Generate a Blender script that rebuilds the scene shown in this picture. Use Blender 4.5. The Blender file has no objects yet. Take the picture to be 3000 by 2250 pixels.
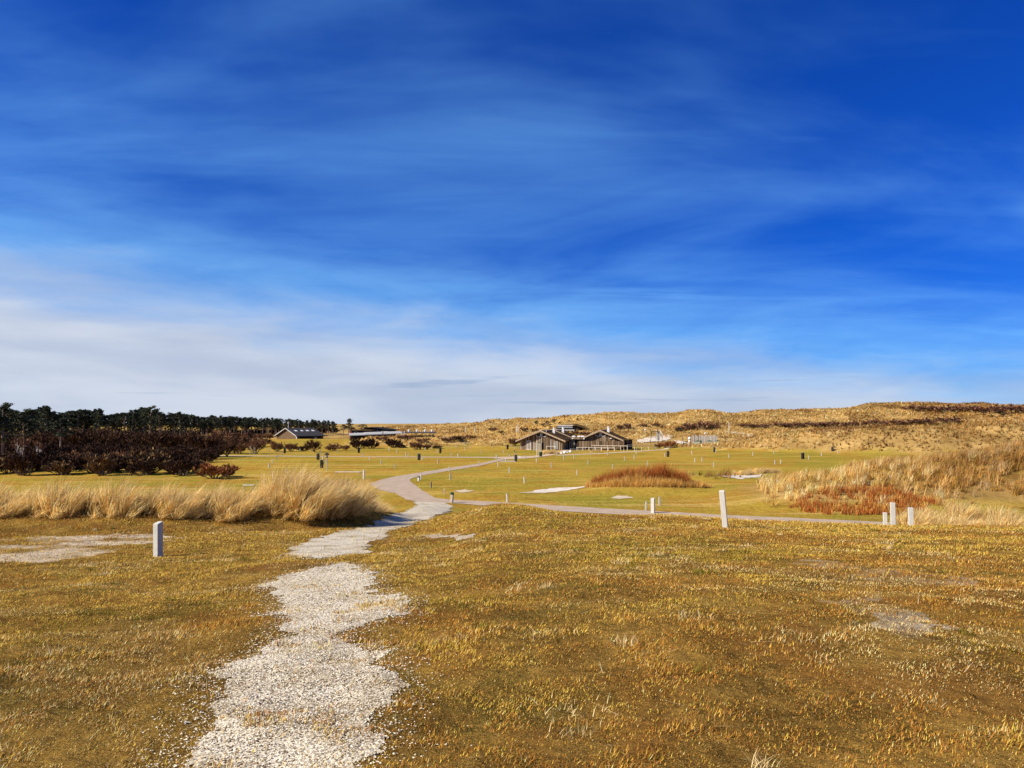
import bpy, bmesh, math, random
import numpy as np
from mathutils import Vector, Matrix

# ------------------------------------------------------------------ camera, sky, sun, exposure
scene = bpy.context.scene
COL = scene.collection
R = math.radians
F = 2167.0                                  # focal length in pixels of the 3000 px wide picture
EYE = 6.6                                   # eye height above the lawn
PITCH = math.atan((1240 - 1125) / F)

cam_d = bpy.data.cameras.new('camera')
cam = bpy.data.objects.new('camera', cam_d)
COL.objects.link(cam)
cam_d.sensor_width = 36.0
cam_d.lens = 36.0 * F / 3000.0
cam_d.clip_start = 0.05
cam_d.clip_end = 12000
cam.location = (0, 0, EYE)
cam.rotation_euler = (math.pi / 2 + PITCH, 0, 0)
scene.camera = cam

SUN_EL, SUN_AZ = R(37), R(-111)             # azimuth from +Y (view direction), negative = to the left
sun_dir = Vector((math.sin(SUN_AZ) * math.cos(SUN_EL), math.cos(SUN_AZ) * math.cos(SUN_EL), math.sin(SUN_EL)))
sun_d = bpy.data.lights.new('sun', 'SUN')
sun_d.energy = 5.0
sun_d.angle = R(0.5)
sun_d.color = (1.0, 0.92, 0.80)
sun = bpy.data.objects.new('sun', sun_d)
COL.objects.link(sun)
sun.rotation_euler = (-sun_dir).to_track_quat('-Z', 'Y').to_euler()
sun.location = (-40, -10, 40)

world = bpy.data.worlds.new('World')
scene.world = world
world.use_nodes = True
W = world.node_tree
W.nodes.clear()


def wn(kind, **kw):
    n = W.nodes.new(kind)
    for k, v in kw.items():
        setattr(n, k, v)
    return n


def wl(a, b):
    W.links.new(a, b)


def wmath(op, a, b=None, c=None, clamp=False):
    n = wn('ShaderNodeMath', operation=op, use_clamp=clamp)
    for i, v in enumerate((a, b, c)):
        if v is None:
            continue
        if isinstance(v, (int, float)):
            n.inputs[i].default_value = v
        else:
            wl(v, n.inputs[i])
    return n.outputs[0]


def wsmooth(v, lo, hi):
    n = wn('ShaderNodeMapRange', interpolation_type='SMOOTHSTEP')
    wl(v, n.inputs['Value'])
    n.inputs['From Min'].default_value = lo
    n.inputs['From Max'].default_value = hi
    return n.outputs[0]


def wmix(fac, a, b):
    n = wn('ShaderNodeMix', data_type='RGBA')
    if isinstance(fac, float):
        n.inputs[0].default_value = fac
    else:
        wl(fac, n.inputs[0])
    for i, v in ((6, a), (7, b)):
        if isinstance(v, tuple):
            n.inputs[i].default_value = (*v, 1)
        else:
            wl(v, n.inputs[i])
    return n.outputs[2]


def wnoise(vec, scale, detail, rough, stretch=(1, 1, 1), rot=(0, 0, 0), dist=0.0, loc=(0, 0, 0)):
    m = wn('ShaderNodeMapping')
    wl(vec, m.inputs['Vector'])
    m.inputs['Scale'].default_value = stretch
    m.inputs['Rotation'].default_value = rot
    m.inputs['Location'].default_value = loc
    n = wn('ShaderNodeTexNoise')
    wl(m.outputs[0], n.inputs['Vector'])
    n.inputs['Scale'].default_value = scale
    n.inputs['Detail'].default_value = detail
    n.inputs['Roughness'].default_value = rough
    n.inputs['Distortion'].default_value = dist
    return n.outputs['Fac']


VEIL_AT = (-7.949, -18.76, 3.655)
tc = wn('ShaderNodeTexCoord')
sep = wn('ShaderNodeSeparateXYZ')
wl(tc.outputs['Generated'], sep.inputs[0])
dx, dy, dz = sep.outputs
sky = wn('ShaderNodeTexSky', sky_type='NISHITA')
sky.sun_disc = False
sky.sun_elevation = SUN_EL
sky.sun_rotation = SUN_AZ
sky.altitude = 0
sky.air_density = 1.0
sky.dust_density = 0.4
sky.ozone_density = 3.0
# the picture was taken with a deep, saturated blue: grade the sky's own colour
hs = wn('ShaderNodeMix', data_type='RGBA', blend_type='MULTIPLY')
hs.inputs[0].default_value = 1.0
wl(sky.outputs[0], hs.inputs[6])
hs.inputs[7].default_value = (0.045, 0.37, 1.34, 1)
base_sky = hs.outputs[2]
# directions laid on a flat cloud deck
zz = wmath('ADD', wmath('MAXIMUM', dz, 0.0), 0.10)
comb = wn('ShaderNodeCombineXYZ')
wl(wmath('DIVIDE', dx, zz), comb.inputs[0])
wl(wmath('DIVIDE', dy, zz), comb.inputs[1])
deck = comb.outputs[0]
veil = wnoise(deck, 0.50, 5, 0.52, (1.0, 1.6, 1), (0, 0, R(14)), 0.6, VEIL_AT)
fine = wnoise(deck, 1.5, 7, 0.62, (0.8, 3.2, 1), (0, 0, R(-8)), 0.5)
cirrus = wmath('MULTIPLY', wsmooth(veil, 0.36, 0.72), wmath('ADD', 0.40, wmath('MULTIPLY', fine, 0.9)))
streak = wsmooth(wnoise(deck, 0.8, 5, 0.55, (0.45, 2.4, 1), (0, 0, R(6)), 0.4), 0.56, 0.78)
cloud1 = wmath('MINIMUM', wmath('ADD', wmath('MULTIPLY', cirrus, 0.34), wmath('MULTIPLY', streak, 0.24)), 0.75)
col1 = wmix(cloud1, base_sky, (2.9, 7.6, 14.0))
# the low cloud bank, its upper edge a tilted plane frayed by noise
edge = wmath('SUBTRACT', wmath('SUBTRACT', 0.108, wmath('MULTIPLY', dx, 0.115)), dz)
edge = wmath('ADD', edge, wmath('MULTIPLY', wmath('SUBTRACT', wnoise(tc.outputs['Generated'], 5.0, 6, 0.55, (1, 1, 4.5), (0, R(5), 0), 0.3), 0.5), 0.11))
col1 = wmix(wmath('MULTIPLY', wsmooth(edge, -0.12, 0.0), 0.40), col1, (3.8, 8.6, 13.4))
bank = wsmooth(edge, -0.045, 0.06)
bankc = wmix(wsmooth(wnoise(tc.outputs['Generated'], 3.0, 5, 0.5, (1, 1, 6), (0, R(3), 0), 0.2), 0.36, 0.66), (6.0, 6.7, 8.2), (8.0, 8.5, 9.5))
col2 = wmix(wmath('MULTIPLY', bank, 0.90), col1, bankc)
# thin grey-blue streaks low over the horizon
sb = wsmooth(wnoise(tc.outputs['Generated'], 6.0, 5, 0.55, (0.7, 0.7, 13), (0, R(-1.5), 0), 0.2), 0.60, 0.70)
low = wmath('MULTIPLY', wsmooth(dz, 0.10, 0.05), wsmooth(dz, 0.012, 0.03))
col3 = wmix(wmath('MULTIPLY', wmath('MULTIPLY', sb, low), 0.55), col2, (3.6, 5.0, 7.4))
bg = wn('ShaderNodeBackground')
bg.inputs['Strength'].default_value = 0.056
wl(col3, bg.inputs['Color'])
wout = wn('ShaderNodeOutputWorld')
wl(bg.outputs[0], wout.inputs[0])

scene.view_settings.view_transform = 'Standard'
scene.view_settings.look = 'None'
scene.view_settings.gamma = 1.0
scene.view_settings.exposure = 0.62
scene.view_settings.use_curve_mapping = False
scene.cycles.max_bounces = 6
scene.cycles.diffuse_bounces = 2
scene.cycles.glossy_bounces = 2
scene.cycles.transmission_bounces = 4
scene.cycles.transparent_max_bounces = 6

random.seed(11)
rng = np.random.default_rng(11)


# ------------------------------------------------------------------ noise and terrain
def _hash(ix, iy, seed):
    h = (ix.astype(np.int64) * 374761393 + iy.astype(np.int64) * 668265263 + seed * 1442695041) & 0xffffffff
    h = ((h ^ (h >> 13)) * 1274126177) & 0xffffffff
    h = h ^ (h >> 16)
    return h / 4294967296.0


def vnoise(x, y, seed=0):
    x = np.asarray(x, float); y = np.asarray(y, float)
    ix = np.floor(x); iy = np.floor(y)
    fx = x - ix; fy = y - iy
    fx = fx * fx * (3 - 2 * fx); fy = fy * fy * (3 - 2 * fy)
    ix = ix.astype(np.int64); iy = iy.astype(np.int64)
    a = _hash(ix, iy, seed); b = _hash(ix + 1, iy, seed)
    c = _hash(ix, iy + 1, seed); d = _hash(ix + 1, iy + 1, seed)
    return (a * (1 - fx) + b * fx) * (1 - fy) + (c * (1 - fx) + d * fx) * fy


def fbm(x, y, seed=0, octaves=4):
    t = 0; amp = 1; tot = 0
    for o in range(octaves):
        t = t + amp * vnoise(x * 2 ** o + 17.3 * o, y * 2 ** o - 9.1 * o, seed + o)
        tot += amp; amp *= 0.5
    return t / tot * 2 - 1


def sstep(v, lo, hi):
    t = np.clip((v - lo) / (hi - lo), 0, 1)
    return t * t * (3 - 2 * t)


# profiles of the near hill: (distance, height below the eye) for several bearings s = x / y
_prof = {
    -0.50: [(0, 1.6), (3, 1.62), (5, 1.78), (11, 2.5), (17, 3.1), (25, 3.45), (30, 3.95), (45, 6.6), (80, 6.6)],
    -0.24: [(0, 1.6), (3, 1.62), (5, 1.7), (11, 2.38), (18, 3.02), (27, 3.74), (34, 4.4), (52, 6.6), (80, 6.6)],
    -0.12: [(0, 1.6), (3, 1.61), (5, 1.7), (11, 2.32), (18, 2.98), (27, 3.70), (45, 5.25), (61, 6.6), (80, 6.6)],
    -0.015: [(0, 1.6), (3, 1.6), (5, 1.68), (11, 2.2), (21, 2.85), (28, 3.1), (33, 3.58), (42, 5.4), (51, 6.6), (80, 6.6)],
    0.12: [(0, 1.6), (3, 1.6), (5, 1.66), (11, 2.12), (21, 2.93), (27, 3.25), (33, 4.25), (42, 6.0), (47, 6.6), (80, 6.6)],
    0.50: [(0, 1.6), (3, 1.6), (5, 1.66), (11, 2.15), (21, 3.0), (26, 3.5), (33, 4.7), (40, 6.1), (45, 6.6), (80, 6.6)],
}
_SK = np.array(sorted(_prof))
_YG = np.linspace(0, 80, 321)
_k = np.exp(-0.5 * (np.arange(-12, 13) / 5.0) ** 2); _k /= _k.sum()
_PT = []
for s_ in _SK:
    p_ = np.array(_prof[s_])
    v_ = np.interp(_YG, p_[:, 0], p_[:, 1])
    v_ = np.convolve(np.pad(v_, 12, mode='edge'), _k, mode='valid')
    _PT.append(np.minimum(v_, EYE))
_PT = np.array(_PT)

_TS = np.array([-0.9, -0.5, -0.3, -0.2, -0.17, -0.12, -0.05, 0.0, 0.03, 0.07, 0.115, 0.15, 0.22, 0.235, 0.265, 0.29, 0.32, 0.37, 0.44, 0.51, 0.57, 0.9])
_TH = np.array([1.5, 1.5, 1.6, 2.2, 4.4, 4.9, 6.0, 6.5, 7.0, 9.0, 9.9, 9.6, 9.6, 10.7, 11.3, 10.5, 10.5, 11.3, 11.7, 13.6, 14.2, 14.0])


def gauss(x, y, cx, cy, rx, ry, ang=0.0):
    c, s = math.cos(ang), math.sin(ang)
    u = (x - cx) * c + (y - cy) * s
    v = -(x - cx) * s + (y - cy) * c
    return np.exp(-(u / rx) ** 2 - (v / ry) ** 2)


def seg_dist(x, y, pts):
    best = np.full(np.shape(x), 1e9); para = np.zeros(np.shape(x))
    n = len(pts) - 1
    for i in range(n):
        ax, ay = pts[i]; bx, by = pts[i + 1]
        L = (bx - ax) ** 2 + (by - ay) ** 2
        t = np.clip(((x - ax) * (bx - ax) + (y - ay) * (by - ay)) / L, 0, 1)
        d = np.hypot(x - ax - t * (bx - ax), y - ay - t * (by - ay))
        m = d < best
        best = np.where(m, d, best); para = np.where(m, (i + t) / n, para)
    return best, para


BANK_PTS = [(-26, 25.5), (-17.5, 25.5), (-11.0, 26.5), (-8.0, 28.3), (-7.4, 33.0), (-6.9, 38.0)]
RIDGE2 = [(46, 192), (66, 186), (95, 172), (150, 165)]


def dunes(x, y):
    """heights of everything that is dune (not lawn, not the hill we stand on)"""
    s = x / np.maximum(y, 5)
    T = np.interp(s, _TS, _TH)
    y0 = np.interp(s, [-0.10, 0.0, 0.05], [242, 215, 196])
    y1 = np.interp(s, [-0.10, 0.0, 0.05], [330, 300, 300])
    hum = fbm(x / 40, y / 24, 3, 4) * 2.6 + fbm(x / 10, y / 9, 7, 3) * 1.25 + fbm(x / 4.2, y / 4.2, 8, 2) * 0.45
    belt = sstep(y, y0, y1)
    back = 1 - 0.35 * sstep(y, 330, 450)
    z = belt * (T * back + hum * np.minimum(1, T / 6))
    # far country
    z = z + sstep(y, 420, 800) * (fbm(x / 160, y / 130, 5, 4) * 3.0)
    # bank in front of the flat-roofed building
    m3 = np.maximum(0, 1 - ((y - 221) / 15.0) ** 2) * sstep(s, -0.245, -0.185) * (1 - sstep(s, -0.085, -0.035)) * (y < 236.5)
    z = np.maximum(z, m3 * (2.3 + fbm(x / 7, y / 6, 21, 3) * 0.8))
    m3b = gauss(x, y, -24.5, 203, 9, 5) * 1.5 + gauss(x, y, -6.0, 205, 6, 6) * 1.3
    z = np.maximum(z, np.where(m3b > 0.06, (m3b - 0.06) * (1 + 0.3 * fbm(x / 4, y / 4, 22, 2)), 0))
    # low rise with the barn
    m5 = gauss(x, y, -68, 245, 40, 26) * 1.5
    z = np.maximum(z, np.where(m5 > 0.1, m5 - 0.1, 0))
    # ridge on the right behind the lawn
    d, p = seg_dist(x, y, RIDGE2)
    hh = np.interp(p, [0, 0.15, 0.33, 0.6, 1.0], [0.7, 1.6, 4.6, 6.4, 7.5])
    w = np.interp(p, [0, 0.33, 1], [9, 16, 24])
    r2 = np.maximum(0, 1 - (d / w) ** 2) * (hh + fbm(x / 9, y / 7, 31, 3) * 0.9 * np.minimum(1, hh / 3))
    z = np.maximum(z, r2)
    # the marram mound across the road on the right
    m1 = gauss(x, y, 41, 70, 17, 9.5, 0.12) * 2.75 + gauss(x, y, 25.5, 60.5, 6, 4.2, 0.3) * 0.9 + gauss(x, y, 58, 64, 13, 13) * 3.3 + gauss(x, y, 84, 104, 22, 16) * 4.6
    m1 = np.maximum(0, m1 - 0.18) * (1 + 0.22 * fbm(x / 5, y / 4, 41, 3))
    z = np.maximum(z, m1)
    # low rise with the heather
    m6 = gauss(x, y, 13.4, 73.5, 6.5, 3.6) * 0.9 + gauss(x, y, 23.5, 88, 5.5, 3) * 0.55
    z = np.maximum(z, np.maximum(0, m6 - 0.08))
    return np.maximum(z, 0)


def H(x, y):
    x = np.asarray(x, float); y = np.asarray(y, float)
    s = np.clip(x / np.maximum(y, 4.0), -0.8, 0.8)
    yy = np.clip(y, 0, 79.9)
    si = np.clip(np.searchsorted(_SK, s) - 1, 0, len(_SK) - 2)
    st = np.clip((s - _SK[si]) / (_SK[si + 1] - _SK[si]), 0, 1)
    st = st * st * (3 - 2 * st)
    yi = (yy / 0.25).astype(int); yt = yy / 0.25 - yi
    yi2 = np.minimum(yi + 1, len(_YG) - 1)
    pa = _PT[si, yi] * (1 - yt) + _PT[si, yi2] * yt
    pb = _PT[si + 1, yi] * (1 - yt) + _PT[si + 1, yi2] * yt
    z = EYE - (pa * (1 - st) + pb * st)
    nearw = np.clip(z / 2.0, 0, 1) * (y < 70)
    z = z + nearw * (0.09 * fbm(x / 3.1, y / 3.1, 51, 3) + 0.05 * sstep(y, 34, 12) * fbm(x / 1.1, y / 1.1, 53, 2) + 0.022 * sstep(y, 15, 6) * fbm(x / 0.45, y / 0.45, 55, 2) - 0.02)
    d, p = seg_dist(x, y, BANK_PTS)
    bank = np.maximum(0, 1 - (d / 3.0) ** 2) ** 1.5 * np.interp(p, [0, 0.4, 0.58, 0.72, 0.86, 1], [0.35, 0.4, 0.85, 0.75, 0.35, 0.1])
    z = z + bank * (1 + 0.25 * fbm(x / 1.2, y / 1.2, 58, 2))
    z = np.where(y > 44, np.maximum(z, dunes(x, y)), z)
    return z


def ray(px, py):
    xc = (px - 1500) / F; yc = (1125 - py) / F
    return np.array([xc, math.cos(PITCH) - yc * math.sin(PITCH), math.sin(PITCH) + yc * math.cos(PITCH)])


def flat(px, py, z=0.0):
    d = ray(px, py)
    t = (z - EYE) / d[2]
    return (d[0] * t, d[1] * t)


_TT = np.geomspace(2, 900, 2600)


def hit(px, py):
    """where the sight line through a pixel meets the ground"""
    d = ray(px, py)
    X = d[0] * _TT; Y = d[1] * _TT; Z = EYE + d[2] * _TT
    below = np.nonzero(Z < H(X, Y))[0]
    i = below[0] if len(below) else len(_TT) - 1
    return float(X[i]), float(Y[i]), float(H(X[i], Y[i]))


def at_depth(px, y):
    """a ground point at a chosen distance, on the bearing of a pixel column"""
    x = (px - 1500) / F * y
    return float(x), float(y), float(H(x, y))


def px_size(n, y):
    return n * y / F


def pip(x, y, poly):
    inside = np.zeros(np.shape(x), bool)
    n = len(poly); j = n - 1
    for i in range(n):
        xi, yi = poly[i]; xj, yj = poly[j]
        if yi != yj:
            c = ((yi > y) != (yj > y)) & (x < (xj - xi) * (y - yi) / (yj - yi) + xi)
            inside ^= c
        j = i
    return inside


# ------------------------------------------------------------------ materials
MATS = {}


def mat(name, col, rough=0.85, vary=0.25, scale=3.0, bump=0.0, bscale=None, attr=False, col2=None, spec=0.10,
        translucent=0.0, stretch=None, metallic=0.0):
    """one procedural material: base colour broken up by noise, optional per-vertex tint and relief"""
    if name in MATS:
        return MATS[name]
    m = bpy.data.materials.new(name)
    m.use_nodes = True
    N, L = m.node_tree.nodes, m.node_tree.links
    b = N['Principled BSDF']
    b.inputs['Roughness'].default_value = rough
    b.inputs['Specular IOR Level'].default_value = spec
    b.inputs['Metallic'].default_value = metallic
    geo = N.new('ShaderNodeNewGeometry')
    mp = N.new('ShaderNodeMapping')
    L.new(geo.outputs['Position'], mp.inputs['Vector'])
    if stretch:
        mp.inputs['Scale'].default_value = stretch
    nz = N.new('ShaderNodeTexNoise')
    nz.inputs['Scale'].default_value = scale
    nz.inputs['Detail'].default_value = 5
    nz.inputs['Roughness'].default_value = 0.6
    L.new(mp.outputs[0], nz.inputs['Vector'])
    mr = N.new('ShaderNodeMapRange')
    mr.inputs['From Min'].default_value = 0.3
    mr.inputs['From Max'].default_value = 0.7
    L.new(nz.outputs['Fac'], mr.inputs['Value'])
    mix = N.new('ShaderNodeMix'); mix.data_type = 'RGBA'
    L.new(mr.outputs[0], mix.inputs[0])
    c2 = col2 or tuple(min(1, c * (1 + vary)) for c in col)
    c1 = tuple(c * (1 - vary) for c in col) if not col2 else col
    if attr:
        at = N.new('ShaderNodeAttribute'); at.attribute_name = 'tint'
        for k, v in ((6, 1 - vary), (7, 1 + vary)):
            mu = N.new('ShaderNodeMix'); mu.data_type = 'RGBA'; mu.blend_type = 'MULTIPLY'
            mu.inputs[0].default_value = 1.0
            L.new(at.outputs['Color'], mu.inputs[6])
            mu.inputs[7].default_value = (v, v, v, 1)
            L.new(mu.outputs[2], mix.inputs[k])
    else:
        mix.inputs[6].default_value = (*c1, 1)
        mix.inputs[7].default_value = (*c2, 1)
    L.new(mix.outputs[2], b.inputs['Base Color'])
    if bump:
        bn = N.new('ShaderNodeTexNoise')
        bn.inputs['Scale'].default_value = bscale or scale * 6
        bn.inputs['Detail'].default_value = 4
        L.new(mp.outputs[0], bn.inputs['Vector'])
        bp = N.new('ShaderNodeBump')
        bp.inputs['Strength'].default_value = 1.0
        bp.inputs['Distance'].default_value = bump
        L.new(bn.outputs['Fac'], bp.inputs['Height'])
        L.new(bp.outputs[0], b.inputs['Normal'])
    if translucent:
        tr = N.new('ShaderNodeBsdfTranslucent')
        L.new(mix.outputs[2], tr.inputs['Color'])
        ms = N.new('ShaderNodeMixShader')
        ms.inputs[0].default_value = translucent
        L.new(b.outputs[0], ms.inputs[1]); L.new(tr.outputs[0], ms.inputs[2])
        L.new(ms.outputs[0], N['Material Output'].inputs['Surface'])
    MATS[name] = m
    return m


def ground_material():
    m = bpy.data.materials.new('ground')
    m.use_nodes = True
    N, L = m.node_tree.nodes, m.node_tree.links
    b = N['Principled BSDF']
    b.inputs['Roughness'].default_value = 0.95
    b.inputs['Specular IOR Level'].default_value = 0.0
    geo = N.new('ShaderNodeNewGeometry')

    def noise(scale, detail=5, rough=0.6, stretch=(1, 1, 1), rz=0, dist=0.0):
        mp = N.new('ShaderNodeMapping')
        mp.inputs['Scale'].default_value = stretch
        mp.inputs['Rotation'].default_value = (0, 0, rz)
        L.new(geo.outputs['Position'], mp.inputs['Vector'])
        n = N.new('ShaderNodeTexNoise')
        n.inputs['Scale'].default_value = scale
        n.inputs['Detail'].default_value = detail
        n.inputs['Roughness'].default_value = rough
        n.inputs['Distortion'].default_value = dist
        L.new(mp.outputs[0], n.inputs['Vector'])
        return n.outputs['Fac']

    def rng_(v, lo, hi):
        n = N.new('ShaderNodeMapRange')
        n.interpolation_type = 'SMOOTHSTEP'
        n.inputs['From Min'].default_value = lo; n.inputs['From Max'].default_value = hi
        L.new(v, n.inputs['Value'])
        return n.outputs[0]

    def mix(f, a, c):
        n = N.new('ShaderNodeMix'); n.data_type = 'RGBA'
        if isinstance(f, float):
            n.inputs[0].default_value = f
        else:
            L.new(f, n.inputs[0])
        for i, v in ((6, a), (7, c)):
            if isinstance(v, tuple):
                n.inputs[i].default_value = (*v, 1)
            else:
                L.new(v, n.inputs[i])
        return n.outputs[2]

    def mul(a, c):
        n = N.new('ShaderNodeMath'); n.operation = 'MULTIPLY'
        L.new(a, n.inputs[0])
        if isinstance(c, float):
            n.inputs[1].default_value = c
        else:
            L.new(c, n.inputs[1])
        return n.outputs[0]

    # lawn: gold-olive, browner and greener areas, worn straw streaks, fine blades
    lawn = mix(rng_(noise(0.045, 4), 0.40, 0.60), LAWN[0], LAWN[1])
    lawn = mix(mul(rng_(noise(0.11, 5, 0.65, (1, 1, 1), 0.3, 0.5), 0.46, 0.62), 0.85), lawn, LAWN[2])
    lawn = mix(mul(rng_(noise(0.10, 5, 0.7, (0.35, 2.6, 1), 0.05), 0.52, 0.68), 0.6), lawn, LAWN[3])
    lawn = mix(mul(rng_(noise(1.3, 5, 0.7), 0.40, 0.72), 0.35), lawn, LAWN[2])
    lawn = mix(mul(rng_(noise(2.6, 6, 0.75), 0.52, 0.75), 0.55), lawn, LAWN[3])
    lawn = mix(mul(rng_(noise(4.0, 6, 0.75), 0.50, 0.75), 0.45), lawn, LAWN[4])
    lawn = mix(mul(rng_(noise(0.30, 5, 0.7, (0.12, 3.0, 1), -0.12), 0.55, 0.68), 0.55), lawn, LAWN[3])
    lawn = mix(mul(rng_(noise(0.22, 5, 0.7, (0.5, 1.6, 1), 0.4), 0.55, 0.70), 0.6), lawn, LAWN[4])
    # dune flanks: straw over sand with darker moss
    dune = mix(rng_(noise(0.09, 5, 0.65), 0.36, 0.66), (0.27, 0.165, 0.05), (0.50, 0.32, 0.11))
    dune = mix(mul(rng_(noise(0.5, 5, 0.7), 0.52, 0.68), 0.6), dune, (0.13, 0.08, 0.025))
    # thatch under the near turf
    near = mix(rng_(noise(1.1, 5, 0.65), 0.38, 0.64), (0.13, 0.068, 0.014), (0.31, 0.175, 0.036))
    near = mix(mul(rng_(noise(0.6, 5, 0.65, (1, 1, 1), 0.9), 0.54, 0.68), 0.7), near, (0.09, 0.075, 0.014))
    near = mix(mul(rng_(noise(26, 4, 0.75, (1, 1, 1), 0.2, 1.5), 0.48, 0.66), 0.65), near, (0.050, 0.026, 0.006))
    near = mix(mul(rng_(noise(55, 4, 0.75, (1, 1, 1), 1.1, 2.0), 0.52, 0.66), 0.75), near, (0.68, 0.44, 0.12))
    near = mix(mul(rng_(noise(0.8, 4, 0.6, (1, 1, 1), 2.2), 0.50, 0.64), 0.55), near, (0.22, 0.095, 0.022))
    a1 = N.new('ShaderNodeAttribute'); a1.attribute_name = 'dune'
    a2 = N.new('ShaderNodeAttribute'); a2.attribute_name = 'near'
    c = mix(a1.outputs['Fac'], lawn, dune)
    c = mix(a2.outputs['Fac'], c, near)
    a3 = N.new('ShaderNodeAttribute'); a3.attribute_name = 'sandy'
    c = mix(a3.outputs['Fac'], c, mix(rng_(noise(3.0, 5, 0.65), 0.35, 0.65), (0.44, 0.33, 0.19), (0.66, 0.54, 0.37)))
    L.new(c, b.inputs['Base Color'])
    bp = N.new('ShaderNodeBump')
    bp.inputs['Strength'].default_value = 1.0
    bp.inputs['Distance'].default_value = 0.10
    L.new(noise(3.2, 6, 0.75), bp.inputs['Height'])
    bp2 = N.new('ShaderNodeBump')
    bp2.inputs['Strength'].default_value = 0.8
    bp2.inputs['Distance'].default_value = 0.5
    L.new(noise(0.35, 5, 0.7), bp2.inputs['Height'])
    bp3 = N.new('ShaderNodeBump')
    bp3.inputs['Strength'].default_value = 1.0
    bp3.inputs['Distance'].default_value = 0.02
    L.new(noise(34, 5, 0.75, (1, 1, 1), 0.4, 1.5), bp3.inputs['Height'])
    L.new(bp3.outputs[0], bp.inputs['Normal'])
    L.new(bp.outputs[0], bp2.inputs['Normal'])
    L.new(bp2.outputs[0], b.inputs['Normal'])
    MATS['ground'] = m
    return m


LAWN = [(0.38, 0.25, 0.036), (0.25, 0.21, 0.026), (0.34, 0.175, 0.026), (0.58, 0.40, 0.12), (0.10, 0.07, 0.008)]


# ------------------------------------------------------------------ object helpers
def np_mesh(name, v, f, material, tint=None, parent=None, smooth=False, attrs=None):
    """a mesh object straight from arrays; f is an (n,3) or (n,4) index array"""
    me = bpy.data.meshes.new(name)
    v = np.asarray(v, np.float32); f = np.asarray(f, np.int32)
    me.vertices.add(len(v)); me.vertices.foreach_set('co', v.ravel())
    k = f.shape[1]
    me.loops.add(f.size); me.loops.foreach_set('vertex_index', f.ravel())
    me.polygons.add(len(f))
    me.polygons.foreach_set('loop_start', np.arange(0, f.size, k, dtype=np.int32))
    me.polygons.foreach_set('loop_total', np.full(len(f), k, np.int32))
    if smooth:
        me.polygons.foreach_set('use_smooth', np.ones(len(f), bool))
    me.update(calc_edges=True)
    if tint is not None:
        a = me.attributes.new('tint', 'FLOAT_COLOR', 'POINT')
        t = np.ones((len(v), 4), np.float32); t[:, :3] = tint
        a.data.foreach_set('color', t.ravel())
    for an, av in (attrs or {}).items():
        a = me.attributes.new(an, 'FLOAT', 'POINT')
        a.data.foreach_set('value', np.asarray(av, np.float32))
    if material:
        me.materials.append(material)
    o = bpy.data.objects.new(name, me)
    COL.objects.link(o)
    if parent:
        o.parent = parent
    return o


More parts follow.
